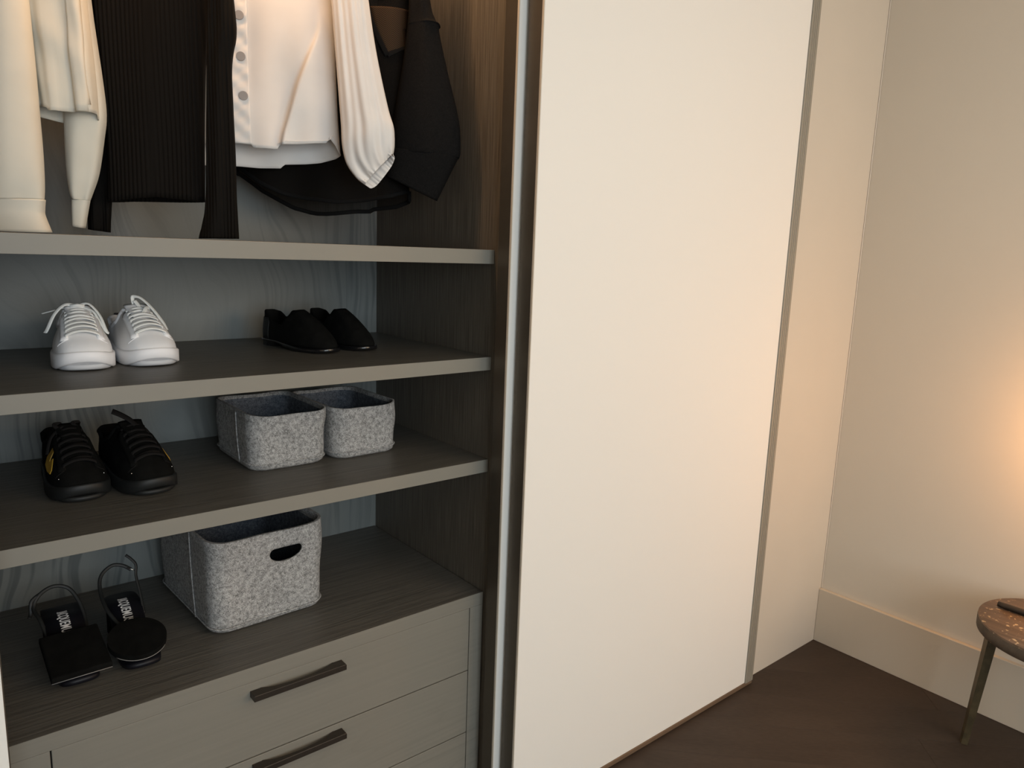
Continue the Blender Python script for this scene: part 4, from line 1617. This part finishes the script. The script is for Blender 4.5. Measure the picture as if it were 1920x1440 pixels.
def fold_w(u, w, s, z, v):
    if w <= 0:
        return 0, 0.003 * sin(8 * u)
    sf = interp(foldz, z)
    low = max(0.0, min(1.0, (2.02 - z) / 0.22))
    d = s - sf
    step = 1 / (1 + math.exp(-max(-40, min(40, d / 0.0022))))
    ridge = math.exp(-max(0, d) / 0.06) * step
    valley = math.exp(-(max(0, -d) / 0.030))
    dn = low * (0.026 * ridge - 0.012 * valley * (1 - step))
    dn += 0.004 * sin(11 * u + 0.8) * v + 0.0035 * sin(26 * s + 9 * z + 1.2 * sin(7 * z)) + 0.0012 * sin(75 * s - 22 * z) * low
    return 0, dn


body, tree = ring_surface(g, g['body'], 0.0, 260, 60, (g['hemf'], g['hemb']), fold_w, 'body', 'white', t)
pk = patch(g, tree, g['plk'][0], g['plk'][1], 0.0030, 'placket', 'white', t, 0.0018, 10, 90, 0.0011)
e, nn = frame_of(g)
for s_, z_ in g['btn']:
    p = on_front(g, tree, s_, z_, 0.0070)
    if p is None:
        continue
    bm = bmesh.new()
    bmesh.ops.create_cone(bm, cap_ends=True, segments=24, radius1=0.0100, radius2=0.0094, depth=0.0026)
    o = link('button', bm, 'button', t)
    o.location = p
    o.rotation_euler = nn.to_track_quat('Z', 'Y').to_euler()
    o['label'] = 'grey snap button'
# hem stitching lines
for hm in (0.0065,):
    line = [(s, z + hm) for s, z in g['hemf'] if s > g['plk'][1][0][0] - 0.2]
    band(g, tree, [q for q in line if q[0] > -0.02], 0.0012, 0.0004, 'hem_stitch', 'white', t, 0.001, 3)


def fold_bal(u, w, s, z, v):
    a = 0.006 * sin(5.5 * u + 1.8 * v + 0.3) * (0.4 + 0.6 * v) + 0.0035 * sin(10.5 * u - 3.2 * v + 2.0) * v
    a += 0.0013 * sin(19 * u + 5 * v) + 0.0032 * sin(36 * u + 2) * max(0, (v - 0.80) / 0.20)
    return 0, a * (1 if w > 0 else 0.5)


ring_surface(g, g['sr'], 0.06, 160, 90, None, fold_bal, 'sleeve', 'white', t, lips=(-0.020, 0.015, 0.010, -0.008))

# --- sheer black jacket
g = G['sheer']
t = garment('sheer_jacket', 'black see-through jacket with solid wool sleeve hanging at the far right', 'jacket', g)


def fold_m(u, w, s, z, v):
    return 0, 0.006 * sin(9 * u + 0.5) * (0.3 + v) * (1 if w > 0 else 0.6)


body, tree = ring_surface(g, g['body'], 0.0, 120, 48, (g['hemf'], g['hemb']), fold_m, 'body', 'mesh', t, th=0)
e, nn = frame_of(g)
# bound hem: a rolled band all along the lower edge
me_ = body.data
bm = bmesh.new()
nseg = 120
last = [me_.vertices[len(me_.vertices) - nseg + j].co.copy() for j in range(nseg)]
sweep(bm, [p + Vector((0, 0, 0.004)) for p in last] + [last[0] + Vector((0, 0, 0.004))], 0.011, 0.0035, upv=[tuple(nn)] * (nseg + 1), n=8)
link('hem_band', bm, 'trimblack', t, True)
band(g, tree, g['st1'], 0.012, 0.003, 'trim_strip', 'trimblack', t)
band(g, tree, g['st2'], 0.011, 0.003, 'trim_strip', 'trimblack', t)
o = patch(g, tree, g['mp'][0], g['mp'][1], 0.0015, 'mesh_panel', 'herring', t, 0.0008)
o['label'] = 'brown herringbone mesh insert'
patch(g, tree, [(g['st3'][0][0], g['st3'][0][1]), (g['st3'][0][0], 2.2)], [(g['st3'][2][0], g['st3'][2][1]), (g['st3'][2][0], 2.2)], 0.003, 'yoke', 'trimblack', t)


def fold_wool(u, w, s, z, v):
    return 0, 0.003 * sin(4 * u + 2 * v)


o, tr_ = ring_surface(g, g['sr'], 0.035, 96, 60, None, fold_wool, 'sleeve', 'wool', t, th=0.003)
c, _ = ring_surface(g, g['src'], 0.035, 96, 16, None, None, 'cuff', 'wool', o, th=0.003)
for kk, hl in (('beige', 'hanger of the beige top'), ('ribbed', 'hanger of the black ribbed top'), ('white', 'hanger of the white shirt'), ('sheer', 'hanger of the black sheer jacket')):
    g = G[kk]
    r0 = g['body'][0]
    hanger(g, hl + ' on the wardrobe rail', r0[1] - 0.004, r0[0], r0[2], 0)
